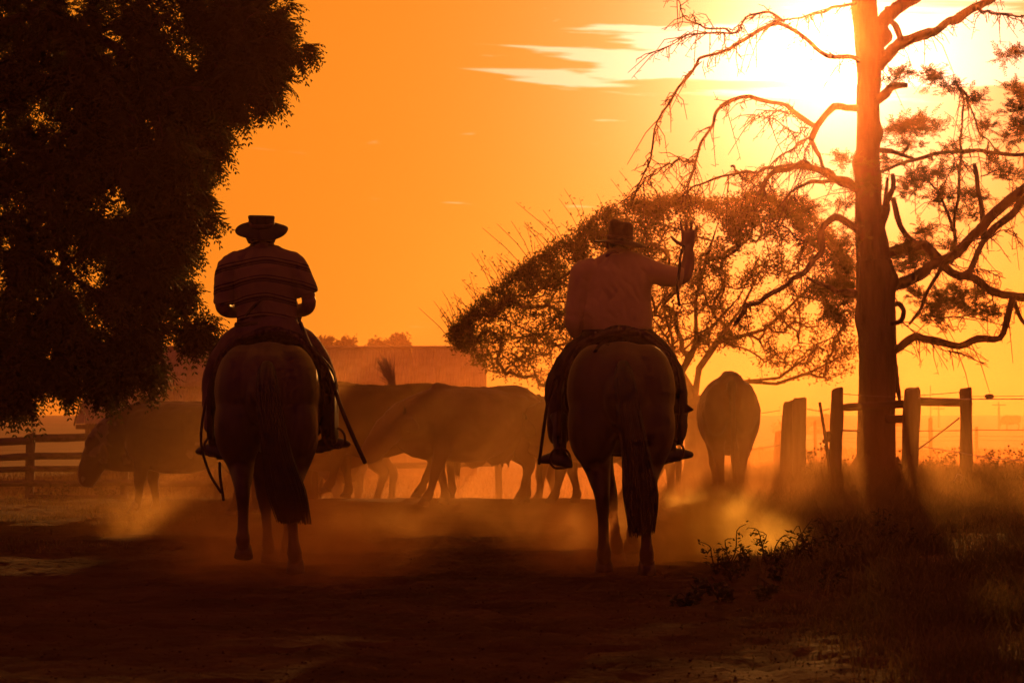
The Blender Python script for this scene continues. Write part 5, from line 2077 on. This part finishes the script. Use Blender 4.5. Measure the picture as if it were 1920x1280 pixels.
def rider_striped():
    Y = 16.2
    o0 = P(500, 640, Y)
    root = empty('person', o0)
    tag(root, 'rider in a striped shirt and flat-crowned black hat, elbows tucked in', 'person', 'riders on horseback')

    def q(px, py, dy=0.0):
        w = P(px, py, Y + dy) - o0
        return w
    # skin: head, neck, arms, hands
    m = MB()
    head_parts(m, q(490, 446, .02))
    m.tube([q(490, 450, .0), q(490, 460, -.01), q(491, 475, -.03)], [.066, .064, .075], 14, sub=1, cap='round')
    m.tube([q(491, 480, -.03), q(495, 540, 0), q(500, 600, 0), q(500, 628, 0)], [(.12, .08), (.15, .1), (.15, .1), (.14, .1)], 16, sub=1, up=(0, 1, 0), cap='round')
    arms = [([(432, 505, 0), (420, 545, -.02), (418, 576, -.01), (440, 584, .16), (468, 575, .30)], -1), ([(553, 500, 0), (572, 535, -.02), (579, 570, 0), (562, 582, .14), (520, 575, .30)], 1)]
    for a, s in arms:
        pts = [q(*p) for p in a]
        m.tube(pts, [.058, .052, .050, .046, .030], 14, sub=3, cap='round')
        d = (pts[-1] - pts[-2])
        hand_parts(m, pts[-1], d, (.05, .0, -.03, -.06), (.5, .6), Vector((0, -.1, 1)), .0, 1.0, Vector((-s * .8, .2, -.3)))
    link('body', remesh(m, 'body', .0065, 3), M['skin'], root)
    # shirt
    m = MB()
    m.tube([q(499, 612, .0), q(500, 596, .0), q(498, 560, .01), q(496, 525, .0), q(494, 500, -.01), q(491, 481, -.02), q(490, 466, -.02)],
           [(.205, .135), (.200, .135), (.205, .14), (.225, .145), (.220, .135), (.135, .10), (.080, .078)], 22, sub=2, up=(0, 1, 0), cap=True)
    m.tube([q(452, 490, -.01), q(430, 506, -.01), q(420, 540, -.015), (q(419, 570, -.01))], [.075, .085, .074, .068], 16, sub=2, cap=True)
    m.tube([q(530, 488, -.01), q(552, 500, -.01), q(568, 530, -.015), q(577, 552, -.01)], [.075, .085, .076, .074], 16, sub=2, cap=True)
    m.tube([q(440, 496, -.01), q(466, 482, -.015), q(490, 474, -.02), q(518, 480, -.015), q(546, 494, -.01)], [.062, .062, .066, .062, .062], 16, sub=2, cap='round')
    m.tube([q(491, 462, -.02), q(490, 458, -.012)], [(.080, .078), (.076, .074)], 18, cap=True)
    link('shirt', remesh(m, 'shirt', .008, 4, wrinkle(.015, 9, 5, 4, 1.3)), M['shirt_striped'], root)
    # belt, trousers
    m = MB()
    c = q(499, 606, 0)
    m.tube([c + Vector((.203 * math.cos(a), .14 * math.sin(a), -.012)) for a in np.linspace(0, 2 * math.pi, 33)], [(.012, .02)] * 33, 6)
    m.build('belt', M['leather'], root)
    m = MB()
    m.tube([q(500, 600, 0), q(502, 620, -.01), q(503, 642, -.01)], [(.190, .13), (.215, .16), (.225, .17)], 18, sub=2, up=(0, 1, 0), cap='round')
    for pts in ([(470, 630, 0), (432, 655, .16), (402, 705, .34), (399, 760, .30), (400, 800, .22)], [(535, 630, 0), (578, 655, .16), (608, 705, .34), (616, 760, .30), (612, 800, .22)]):
        m.tube([q(*p) for p in pts], [(.12, .125), (.10, .11), (.078, .085), (.068, .07), (.062, .066)], 16, sub=3, up=(0, 1, 0), cap='round')
    link('trousers', remesh(m, 'trousers', .009, 4, wrinkle(.008, 7, 7, 9, 4.0)), M['trouser'], root)
    boot(root, q(399, 735, .30), q(402, 832, .16), q(374, 846, .24), M['boot'])
    boot(root, q(616, 735, .30), q(614, 820, .16), q(651, 832, .22), M['boot'])
    # hair below the hat
    m = MB()
    m.ball(q(490, 440, -.0), (.079, .1, .085), 18, 12)
    link('hair', remesh(m, 'hair', .008, 2), M['hair'], root)
    hat_mesh(root, M['felt'], .088, .068, .097, .178, .046, .002, M['hatband'], (R(23), R(1.5), 0), q(490.5, 422, .0), True)
    # sheath and sash tails at the belt
    m = MB()
    m.tube([q(462, 560 + 30, -.16), q(475, 575, -.165), q(490, 562, -.16)], [(.018, .01), (.02, .012), (.012, .01)], 8, sub=2, cap='round')
    m.build('knife_sheath', M['leather'], root)
    return root


def rider_waving():
    Y = 16.1
    o0 = P(1160, 640, Y)
    root = empty('person', o0)
    tag(root, 'rider in a plain work shirt and brimmed hat waving with a raised hand', 'person', 'riders on horseback')

    def q(px, py, dy=0.0):
        return P(px, py, Y + dy) - o0
    m = MB()
    head_parts(m, q(1163, 459, .02))
    m.tube([q(1163, 456, 0), q(1162, 470, -.01), q(1161, 490, -.03)], [.068, .067, .08], 14, sub=1, cap='round')
    m.tube([q(1161, 492, -.03), q(1158, 550, 0), q(1158, 605, 0), q(1158, 628, 0)], [(.12, .09), (.16, .11), (.17, .12), (.16, .12)], 16, sub=1, up=(0, 1, 0), cap='round')
    # raised arm
    pts = [q(1222, 508, 0), q(1252, 514, -.01), q(1279, 520, -.01), q(1287, 505, .01), q(1291, 487, .02), q(1290, 466, .02)]
    m.tube(pts, [.058, .052, .050, .050, .043, .033], 14, sub=3, up=(0, 1, 0), cap='round')
    hand_parts(m, q(1290, 467, .02), Vector((.03, .05, 1)), (.22, .04, -.13, -.36), (.50, 1.1), Vector((-1, 0, 0)), .12, 1.16)
    # rein arm
    pts = [q(1097, 512, 0), q(1080, 565, -.02), q(1077, 604, 0), q(1095, 622, .15), q(1128, 614, .30)]
    m.tube(pts, [.06, .054, .052, .046, .032], 14, sub=3, cap='round')
    hand_parts(m, pts[-1], pts[-1] - pts[-2], (.05, 0, -.03, -.06), (.5, .6), Vector((0, -.1, 1)), 0, 1.0, Vector((.8, .2, -.3)))
    link('body', remesh(m, 'body', .0062, 3), M['skin'], root)
    # shirt
    m = MB()
    m.tube([q(1158, 620, 0), q(1157, 604, 0), q(1157, 588, 0), q(1157, 560, .01), q(1158, 528, 0), q(1160, 505, -.01), q(1161, 490, -.02), q(1161, 478, -.02)],
           [(.225, .155), (.235, .165), (.24, .17), (.238, .165), (.235, .155), (.215, .135), (.135, .105), (.086, .085)], 24, sub=2, up=(0, 1, 0), cap=True)
    m.tube([q(1118, 502, -.01), q(1098, 515, -.01), q(1083, 560, -.015), q(1079, 606, -.0), q(1094, 622, .12)], [.08, .09, .08, .068, .056], 16, sub=3, cap=True)
    m.tube([q(1196, 502, -.01), q(1222, 511, -.01), q(1252, 517, -.012), q(1280, 521, -.01)], [.085, .085, .072, .066], 16, sub=3, up=(0, 1, 0), cap=True)
    m.tube([q(1105, 510, -.01), q(1132, 496, -.015), q(1161, 488, -.02), q(1192, 493, -.015), q(1222, 506, -.01)], [.066, .066, .07, .066, .066], 16, sub=2, cap='round')
    m.tube([q(1161, 480, -.02), q(1162, 474, -.01)], [(.088, .086), (.084, .083)], 18, cap=True)
    link('shirt', remesh(m, 'shirt', .008, 4, wrinkle(.019, 8, 5, 5, 7.7)), M['shirt_plain'], root)
    m = MB()
    c = q(1158, 626, 0)
    m.tube([c + Vector((.232 * math.cos(a), .158 * math.sin(a), 0)) for a in np.linspace(0, 2 * math.pi, 33)], [(.014, .03)] * 33, 6)
    o = m.build('belt', M['leather'], root)
    for k in range(5):
        a = -math.pi / 2 + (k - 2) * .33
        s_ = MB()
        s_.ball(c + Vector((.247 * math.cos(a), .173 * math.sin(a), .004)), (.008, .006, .008), 8, 6)
        s_.build('stud', M['wire'], o)
    m = MB()
    m.tube([q(1158, 622, 0), q(1159, 636, -.01), q(1160, 650, -.01)], [(.220, .15), (.235, .165), (.235, .17)], 18, sub=2, up=(0, 1, 0), cap='round')
    for pts in ([(1125, 638, 0), (1085, 665, .16), (1048, 715, .34), (1045, 775, .30), (1048, 815, .22)], [(1195, 638, 0), (1232, 665, .16), (1262, 715, .34), (1268, 775, .30), (1266, 815, .22)]):
        m.tube([q(*p) for p in pts], [(.12, .125), (.105, .115), (.085, .095), (.078, .082), (.074, .078)], 16, sub=3, up=(0, 1, 0), cap='round')
    link('trousers', remesh(m, 'trousers', .009, 4, wrinkle(.01, 7, 7, 9, 2.0)), M['trouser_dark'], root)
    boot(root, q(1046, 745, .30), q(1050, 848, .14), q(1014, 862, .20), M['boot'])
    boot(root, q(1267, 745, .30), q(1256, 842, .14), q(1294, 852, .20), M['boot'])
    m = MB()
    m.ball(q(1163, 453, 0), (.079, .1, .085), 18, 12)
    link('hair', remesh(m, 'hair', .008, 2), M['hair'], root)
    hat_mesh(root, M['felt_brown'], .090, .118, .085, .176, .032, .004, M['hatband'], (R(4), R(4), 0), q(1163, 451, .01), False, side=-.01)
    return root


rider_striped()
rider_waving()


# ------------------------------------------------------------------ straps, whip, coat
def strap(label, cat, name, pts, w, mat='leather', sub=4, flat=True):
    pts = [Vector(p) for p in pts]
    o0 = pts[0]
    m = MB()
    rr = [(w * .35, w) if flat else w for _ in pts]
    m.tube([p - o0 for p in pts], rr, 8, sub=sub, cap='round', up=(0, 1, 0) if flat else (0, 0, 1))
    o = m.build(name, M[mat])
    o.location = o0
    tag(o, label, cat)
    return o


strap('long leather strap hanging out past the striped rider\'s boot', 'strap', 'riding_strap', [P(564, 606, 16.0), P(582, 650, 15.7), P(612, 690, 15.75), P(640, 765, 15.8), P(662, 818, 15.8), P(684, 866, 15.8)], .014, flat=False)
strap('thin rope tail dangling below the striped rider\'s other boot', 'rope', 'rope_tail', [P(388, 745, 16.0), P(379, 790, 15.9), P(378, 835, 15.9), P(392, 885, 15.9), P(414, 922, 15.9)], .009, flat=False)
strap('short strap end hanging from the stirrup beside the rope tail', 'strap', 'strap_end', [P(412, 868, 16.0), P(413, 895, 15.95), P(419, 936, 15.9)], .010, flat=False)
strap('wrist whip dangling from the waving rider\'s raised hand', 'whip', 'wrist_whip', [P(1282, 462, 15.95), P(1276, 480, 15.9), P(1274, 505, 15.88), P(1270, 540, 15.88), P(1274, 572, 15.9)], .010, flat=False)
strap('straight whip stock hanging beside the waving rider\'s dark boot', 'whip', 'whip_stock', [P(1040, 712, 15.9), P(1028, 750, 15.9), P(1020, 800, 15.9), P(1011, 868, 15.95)], .011, flat=False)
strap('long rein looped over the bay horse\'s rump behind the rider', 'rein', 'looped_rein', [P(1140, 645, 15.35), P(1132, 642, 15.3), P(1118, 655, 15.3), P(1100, 690, 15.4), P(1085, 740, 15.55)], .010, flat=False)

# pointed leather fender flap at the waving rider's knee
m = MB()
c0 = P(1262, 756, 15.95)
out = [(1250, 735), (1268, 742), (1302, 768), (1290, 774), (1268, 777), (1252, 776)]
V = []
for dy in (-.02, .05):
    for (x_, y_) in out:
        V.append(P(x_, y_, 15.95) - c0 + Vector((0, dy, 0)))
n_ = len(out)
m.add(V, [tuple(range(n_)), tuple(range(2 * n_ - 1, n_ - 1, -1))] + [(i, n_ + i, n_ + (i + 1) % n_, (i + 1) % n_) for i in range(n_)])
o = m.build('saddle_bag', M['leather'], None, False)
o.location = c0
bv = o.modifiers.new('b', 'BEVEL')
bv.width = .008
tag(o, 'pointed leather saddle bag sticking out at the waving rider\'s knee', 'saddle bag')


# ================================================================== grass, weeds, clods
def blades(pos, h, w, lean, r, seg=2):
    n = len(pos)
    a = r.uniform(0, 2 * np.pi, n)
    side = np.stack([np.cos(a), np.sin(a), np.zeros(n)], 1)
    ld = rand_dirs(r, n, 0, 0) * (lean * h)[:, None]
    b0 = pos - side * (w / 2)[:, None]
    b1 = pos + side * (w / 2)[:, None]
    m0 = pos + ld * .3
    m0[:, 2] += h * .55
    t = pos + ld
    t[:, 2] += h * (1 - .25 * lean)
    V = np.stack([b0, b1, m0 + side * (w * .36)[:, None], m0 - side * (w * .36)[:, None], t], 1).reshape(-1, 3)
    base = np.arange(n)[:, None] * 5
    Q = base + np.array([[0, 1, 2, 3]])
    T = base + np.array([[3, 2, 4]])
    return V, Q, T


def grass():
    r = np.random.default_rng(77)
    allV, allQ, allT = [], [], []
    off = 0

    def put(x, y, h, w, lean):
        nonlocal off
        z = ground_z(x, y) + fine_z(x, y) - .01
        V, Q, T = blades(np.stack([x, y, z], 1), h, w, lean, r)
        allV.append(V)
        allQ.append(Q + off)
        allT.append(T + off)
        off += len(V)
    # verge east of the track
    n = 210000
    y = 8 + 30 * r.uniform(0, 1, n) ** .75
    x = road_edge(y) - .55 + (y * .24 + .5) * r.uniform(0, 1, n)
    clump = fbm(x * 1.4, y * 1.0, 3, 51)
    keep = (r.uniform(0, 1, n) < np.clip((clump - .30) * 4.5, .12, 1)) & (x < y * .235 + .6)
    edge = smooth01((x - road_edge(y) + .9 * (clump - .5)) / .8) + .05
    keep &= r.uniform(0, 1, n) < edge
    x, y, clump = x[keep], y[keep], clump[keep]
    e = smooth01((x - road_edge(y)) / 1.3)
    far = smooth01((y - 24) / 6)
    h = (.025 + .17 * e * clump * 1.6 + .14 * far * e) * r.uniform(.5, 1.5, len(x))
    put(x, y, h, .0035 + .0035 * r.uniform(0, 1, len(x)) + .0002 * y, r.uniform(.15, .9, len(x)))
    # rank growth along the paddock fence
    n = 26000
    y = r.uniform(30.2, 35.5, n)
    x = r.uniform(2.9, 8.2, n)
    k = fbm(x * 1.1, y * .8, 3, 71)
    keep = r.uniform(0, 1, n) < np.clip((k - .28) * 4, .1, 1)
    x, y, k = x[keep], y[keep], k[keep]
    put(x, y, (.16 + .55 * np.clip(k - .25, 0, 1) * smooth01((x - 3.2) / 2)) * r.uniform(.5, 1.35, len(x)), np.full(len(x), .009), r.uniform(.1, .7, len(x)))
    # thin short grass on the west side by the plank fence
    n = 60000
    y = r.uniform(18, 35, n)
    x = r.uniform(-8.2, -2.6, n)
    k = fbm(x * .9, y * .7, 3, 91)
    keep = (r.uniform(0, 1, n) < np.clip((k - .34) * 3.5, .04, .9)) & (r.uniform(0, 1, n) < smooth01((-2.4 - x) / 2.5) + .08)
    x, y = x[keep], y[keep]
    put(x, y, r.uniform(.02, .09, len(x)) + .10 * smooth01((y - 32) / 2) * r.uniform(0, 1.6, len(x)), np.full(len(x), .007), r.uniform(.2, .9, len(x)))
    # pasture behind
    n = 40000
    y = 36 + 60 * r.uniform(0, 1, n) ** 1.3
    x = (r.uniform(-.24, .26, n)) * y
    put(x, y, r.uniform(.06, .25, n), np.full(n, .012) + y * .0002, r.uniform(.2, .8, n))
    o = link('grass', np_mesh('grass', np.concatenate(allV), np.concatenate(allQ), np.concatenate(allT)), M['grass'])
    o['kind'] = 'stuff'
    o['label'] = 'dry tufted grass along the verge and in the paddock'


grass()


def weeds():
    r = np.random.default_rng(13)
    ORD = ('first second third fourth fifth sixth seventh eighth ninth tenth eleventh twelfth thirteenth fourteenth fifteenth sixteenth seventeenth eighteenth').split()

    def plant(x, y, h, label, group, heads=False, nstem=4, spread=.4, leaves=22, lw=.022):
        root = empty('weed', (x, y, zat(x, y) - .01))
        tag(root, label, 'weed', group)
        m = MB()
        pos, dr = [], []
        for s_ in range(nstem):
            a = r.uniform(0, 6.28)
            d = np.array([math.cos(a) * spread, math.sin(a) * spread, 1.0])
            hh = h * r.uniform(.55, 1.05)
            p0 = np.array([r.normal(0, .02), r.normal(0, .02), 0])
            pts = [p0, p0 + d * hh * .5 + r.normal(0, .015, 3), p0 + d * hh * .85 + r.normal(0, .02, 3), p0 + d * hh + np.array([d[0] * .1, d[1] * .1, -.02])]
            m.tube(pts, [.0055, .0045, .0035, .002], 5, sub=2)
            for k in range(leaves):
                t = r.uniform(.12, 1.0)
                c = np.array(pts[0]) + (np.array(pts[3]) - np.array(pts[0])) * t + r.normal(0, .008, 3)
                pos.append(c)
                v = rand_dirs(r, 1)[0]
                v[2] = abs(v[2]) * .4
                dr.append(v)
            if heads:
                for _ in range(4):
                    a2 = rand_dirs(r, 1, .1, 1)[0] * r.uniform(.05, .14)
                    e = np.array(pts[2]) + a2
                    m.tube([pts[2], e], [.003, .002], 4)
                    m.ball(e, (.017, .017, .014), 6, 4)
        m.build('stem', M['stem'], root)
        n = len(pos)
        V, Q = leaf_quads(np.array(pos), np.array(dr), rand_dirs(r, n), r.uniform(.02, .055, n), np.full(n, lw) * r.uniform(.5, 1.1, n), .1)
        link('leaves', np_mesh('leaves', V, quads=Q), M['weed'], root)
    g1 = 'leafy weeds at the edge of the dusty track'
    lab1 = 'dark leafy weed growing at the dusty edge of the track'
    for i_, (px, py, h) in enumerate(sorted(((1345, 1075, .34), (1372, 1085, .24), (1325, 1110, .16), (1400, 1070, .22), (1448, 1062, .26), (1493, 1050, .30), (1520, 1058, .22), (1465, 1090, .16), (1560, 1045, .24), (1600, 1070, .2), (1355, 1120, .12), (1290, 1130, .1), (1650, 1035, .28), (1720, 1050, .24), (1430, 1120, .14), (1550, 1110, .18)))):
        Y = .92 * FPX / (py - 800)
        plant(P(px, 800, Y).x, Y, h * Y / 15, 'dark leafy weed at the track edge, %s counted from the bay horse' % ORD[i_], g1, nstem=r.integers(3, 6), spread=.35)
    g2 = 'seed-headed weeds along the paddock fence'
    lab2 = 'tall seed-headed weed standing among the paddock fence posts'
    for i_, px in enumerate((1520, 1537, 1590, 1603, 1700, 1735, 1748, 1762, 1775, 1790, 1835, 1850, 1862, 1876, 1888, 1900, 1913, 1926)):
        Y = r.uniform(31.2, 35.0)
        plant(P(px, 800, Y).x, Y, r.uniform(.42, .72), 'tall seed-headed weed by the paddock fence, %s counted from the double posts' % ORD[i_], g2, True, r.integers(3, 6), .28, 26, .02)
    g3 = 'small weeds under the plank fence'
    for i_, px in enumerate((75, 100, 118, 185, 200)):
        Y = r.uniform(32.2, 32.9)
        plant(P(px, 800, Y).x, Y, r.uniform(.14, .24), 'small weed under the plank fence, %s counted from the thick post' % ORD[i_], g3, True, 3, .3, 12, .015)


weeds()


def clods():
    r = np.random.default_rng(99)
    n = 9000
    y = 8.3 + 22 * r.uniform(0, 1, n) ** 1.7
    x = (r.uniform(-.235, .2, n)) * y
    keep = x < road_edge(y) + .3
    x, y = x[keep], y[keep]
    n = len(x)
    s = .0025 + .0065 * r.uniform(0, 1, n) ** 3.0 + .008 * (r.uniform(0, 1, n) > .996)
    z = ground_z(x, y) + fine_z(x, y) + s * .25
    oct_ = np.array([(1, 0, 0), (-1, 0, 0), (0, 1, 0), (0, -1, 0), (0, 0, 1), (0, 0, -1)], float)
    V = oct_[None] * s[:, None, None] * r.uniform(.6, 1.3, (n, 6, 1))
    V[:, :, 2] *= .5
    a = r.uniform(0, 6.28, n)
    c_, s_ = np.cos(a)[:, None], np.sin(a)[:, None]
    X = V[:, :, 0] * c_ - V[:, :, 1] * s_
    Yv = V[:, :, 0] * s_ + V[:, :, 1] * c_
    V = np.stack([X + x[:, None], Yv + y[:, None], V[:, :, 2] + z[:, None]], 2).reshape(-1, 3)
    f = np.array([(0, 2, 4), (2, 1, 4), (1, 3, 4), (3, 0, 4), (2, 0, 5), (1, 2, 5), (3, 1, 5), (0, 3, 5)])
    T = (np.arange(n)[:, None, None] * 6 + f[None]).reshape(-1, 3)
    o = link('dirt_clods', np_mesh('dirt_clods', V, tris=T), M['ground'])
    o['kind'] = 'stuff'
    o['label'] = 'loose clods and pebbles strewn over the dirt track'


clods()


# ================================================================== dust and haze
def dust(name, c, s, density, seed, scale=2.2, label='', col=(1.0, 0.52, 0.20, 1)):
    m = MB()
    m.ball((0, 0, 0), s, 24, 16)
    mat = bpy.data.materials.new('dust_' + name)
    mat.use_nodes = True
    n, l = mat.node_tree.nodes, mat.node_tree.links
    n.clear()
    out = n.new('ShaderNodeOutputMaterial')
    pv = n.new('ShaderNodeVolumePrincipled')
    pv.inputs['Color'].default_value = col
    pv.inputs['Anisotropy'].default_value = 0.70
    t = n.new('ShaderNodeTexCoord')
    mp = n.new('ShaderNodeMapping')
    mp.inputs['Scale'].default_value = (1 / s[0], 1 / s[1], 1 / s[2])
    l.new(t.outputs['Object'], mp.inputs[0])
    ln = n.new('ShaderNodeVectorMath')
    ln.operation = 'LENGTH'
    l.new(mp.outputs[0], ln.inputs[0])
    fall = n.new('ShaderNodeMapRange')
    fall.interpolation_type = 'SMOOTHERSTEP'
    fall.inputs['From Min'].default_value = 1.0
    fall.inputs['From Max'].default_value = 0.15
    l.new(ln.outputs['Value'], fall.inputs['Value'])
    mp2 = n.new('ShaderNodeMapping')
    mp2.inputs['Location'].default_value = (seed * 3.7, seed * 1.3, 0)
    l.new(t.outputs['Object'], mp2.inputs[0])
    nz = n.new('ShaderNodeTexNoise')
    nz.inputs['Scale'].default_value = scale
    nz.inputs['Detail'].default_value = 5.0
    nz.inputs['Roughness'].default_value = 0.62
    nz.inputs['Distortion'].default_value = 0.9
    l.new(mp2.outputs[0], nz.inputs['Vector'])
    th = n.new('ShaderNodeMapRange')
    th.inputs['From Min'].default_value = 0.34
    th.inputs['From Max'].default_value = 0.62
    l.new(nz.outputs['Fac'], th.inputs['Value'])
    mu = n.new('ShaderNodeMath')
    mu.operation = 'MULTIPLY'
    l.new(fall.outputs[0], mu.inputs[0])
    l.new(th.outputs[0], mu.inputs[1])
    mu2 = n.new('ShaderNodeMath')
    mu2.operation = 'MULTIPLY'
    l.new(mu.outputs[0], mu2.inputs[0])
    mu2.inputs[1].default_value = density
    l.new(mu2.outputs[0], pv.inputs['Density'])
    l.new(pv.outputs[0], out.inputs['Volume'])
    o = m.build(name, mat)
    o.location = c
    o['kind'] = 'stuff'
    o['label'] = label
    return o


for px, Y, z, sz, dn, sd, lab in (
        (1300, 16.6, .15, (.58, .36, .44), 6.0, 1, 'bright dust kicked up beside the bay horse\'s hooves'),
        (1385, 17.4, .16, (.66, .42, .42), 3.4, 8, 'thinner dust rolling onto the grass verge'),
        (1235, 16.0, .08, (.40, .30, .28), 4.2, 11, 'dust puff right behind the bay horse\'s hind hoof'),
        (500, 16.4, .10, (.80, .55, .34), 1.1, 12, 'dust puff at the dark horse\'s hooves'),
        (660, 18.0, .10, (1.1, .7, .36), .55, 13, 'faint dust trailing beside the dark horse'),
        (1060, 18.0, .14, (1.0, .7, .42), .6, 14, 'faint dust in front of the bay horse\'s legs'),
        (860, 20.5, .12, (1.5, .9, .42), .26, 15, 'faint low dust on the track between the two horses'),
        (300, 20.5, .12, (1.3, .9, .36), .40, 16, 'faint low dust on the track by the grazing cow')):
    dust('dust_cloud', (P(px, 800, Y).x, Y, z), sz, dn, sd, 4.5, lab, (1.0, .84, .33, 1) if px > 1200 else (1.0, .68, .26, 1))
dust('dust_cloud', (P(1150, 800, 15.6).x, 15.6, .12), (.9, 1.5, .50), .42, 2, 2.4, 'thin dust around the bay horse\'s legs')
dust('dust_cloud', (P(545, 800, 15.4).x, 15.2, .10), (1.3, 2.2, .50), .34, 3, 1.8, 'thin dust around the dark horse\'s legs')
dust('dust_cloud', (P(870, 800, 30).x, 33.0, .3), (3.6, 3.0, 1.1), .055, 4, .9, 'glowing dust hanging behind the walking cattle')
dust('dust_cloud', (P(1330, 800, 26).x, 26.5, .2), (1.9, 4.5, .9), .10, 5, 1.1, 'dust drifting over the verge behind the cow walking away')

dust('dust_cloud', (.8, 27.0, .2), (7.6, 12.0, 2.2), .050, 6, .45, 'bank of glowing dust raised by the walking cattle', (1.0, .62, .24, 1))
dust('dust_cloud', (6.0, 42.0, .4), (13.0, 16.0, 8.0), .029, 9, .25, 'broad glowing dust drifting behind the spreading tree', (1.0, .44, .18, 1))

dust('dust_cloud', (-.6, 22.5, .15), (5.2, 8.5, 1.1), .035, 7, .7, 'low dust drifting along the track between horses and cattle')

hz = MB()
hz.box((0, 288, 4.5), (1020, 664, 17))
hmat = bpy.data.materials.new('evening_haze')
hmat.use_nodes = True
hn, hl = hmat.node_tree.nodes, hmat.node_tree.links
hn.clear()
ho = hn.new('ShaderNodeOutputMaterial')
pv1 = hn.new('ShaderNodeVolumePrincipled')
pv1.inputs['Color'].default_value = (1.0, 0.42, 0.16, 1)
pv1.inputs['Density'].default_value = 0.00022
pv1.inputs['Anisotropy'].default_value = 0.50
pv2 = hn.new('ShaderNodeVolumePrincipled')
pv2.inputs['Color'].default_value = (1.0, 0.45, 0.34, 1)
pv2.inputs['Density'].default_value = 0.00028
pv2.inputs['Anisotropy'].default_value = 0.96
ad = hn.new('ShaderNodeAddShader')
hl.new(pv1.outputs[0], ad.inputs[0])
hl.new(pv2.outputs[0], ad.inputs[1])
hl.new(ad.outputs[0], ho.inputs['Volume'])
ho_ = hz.build('haze', hmat, None, False)
ho_['kind'] = 'stuff'
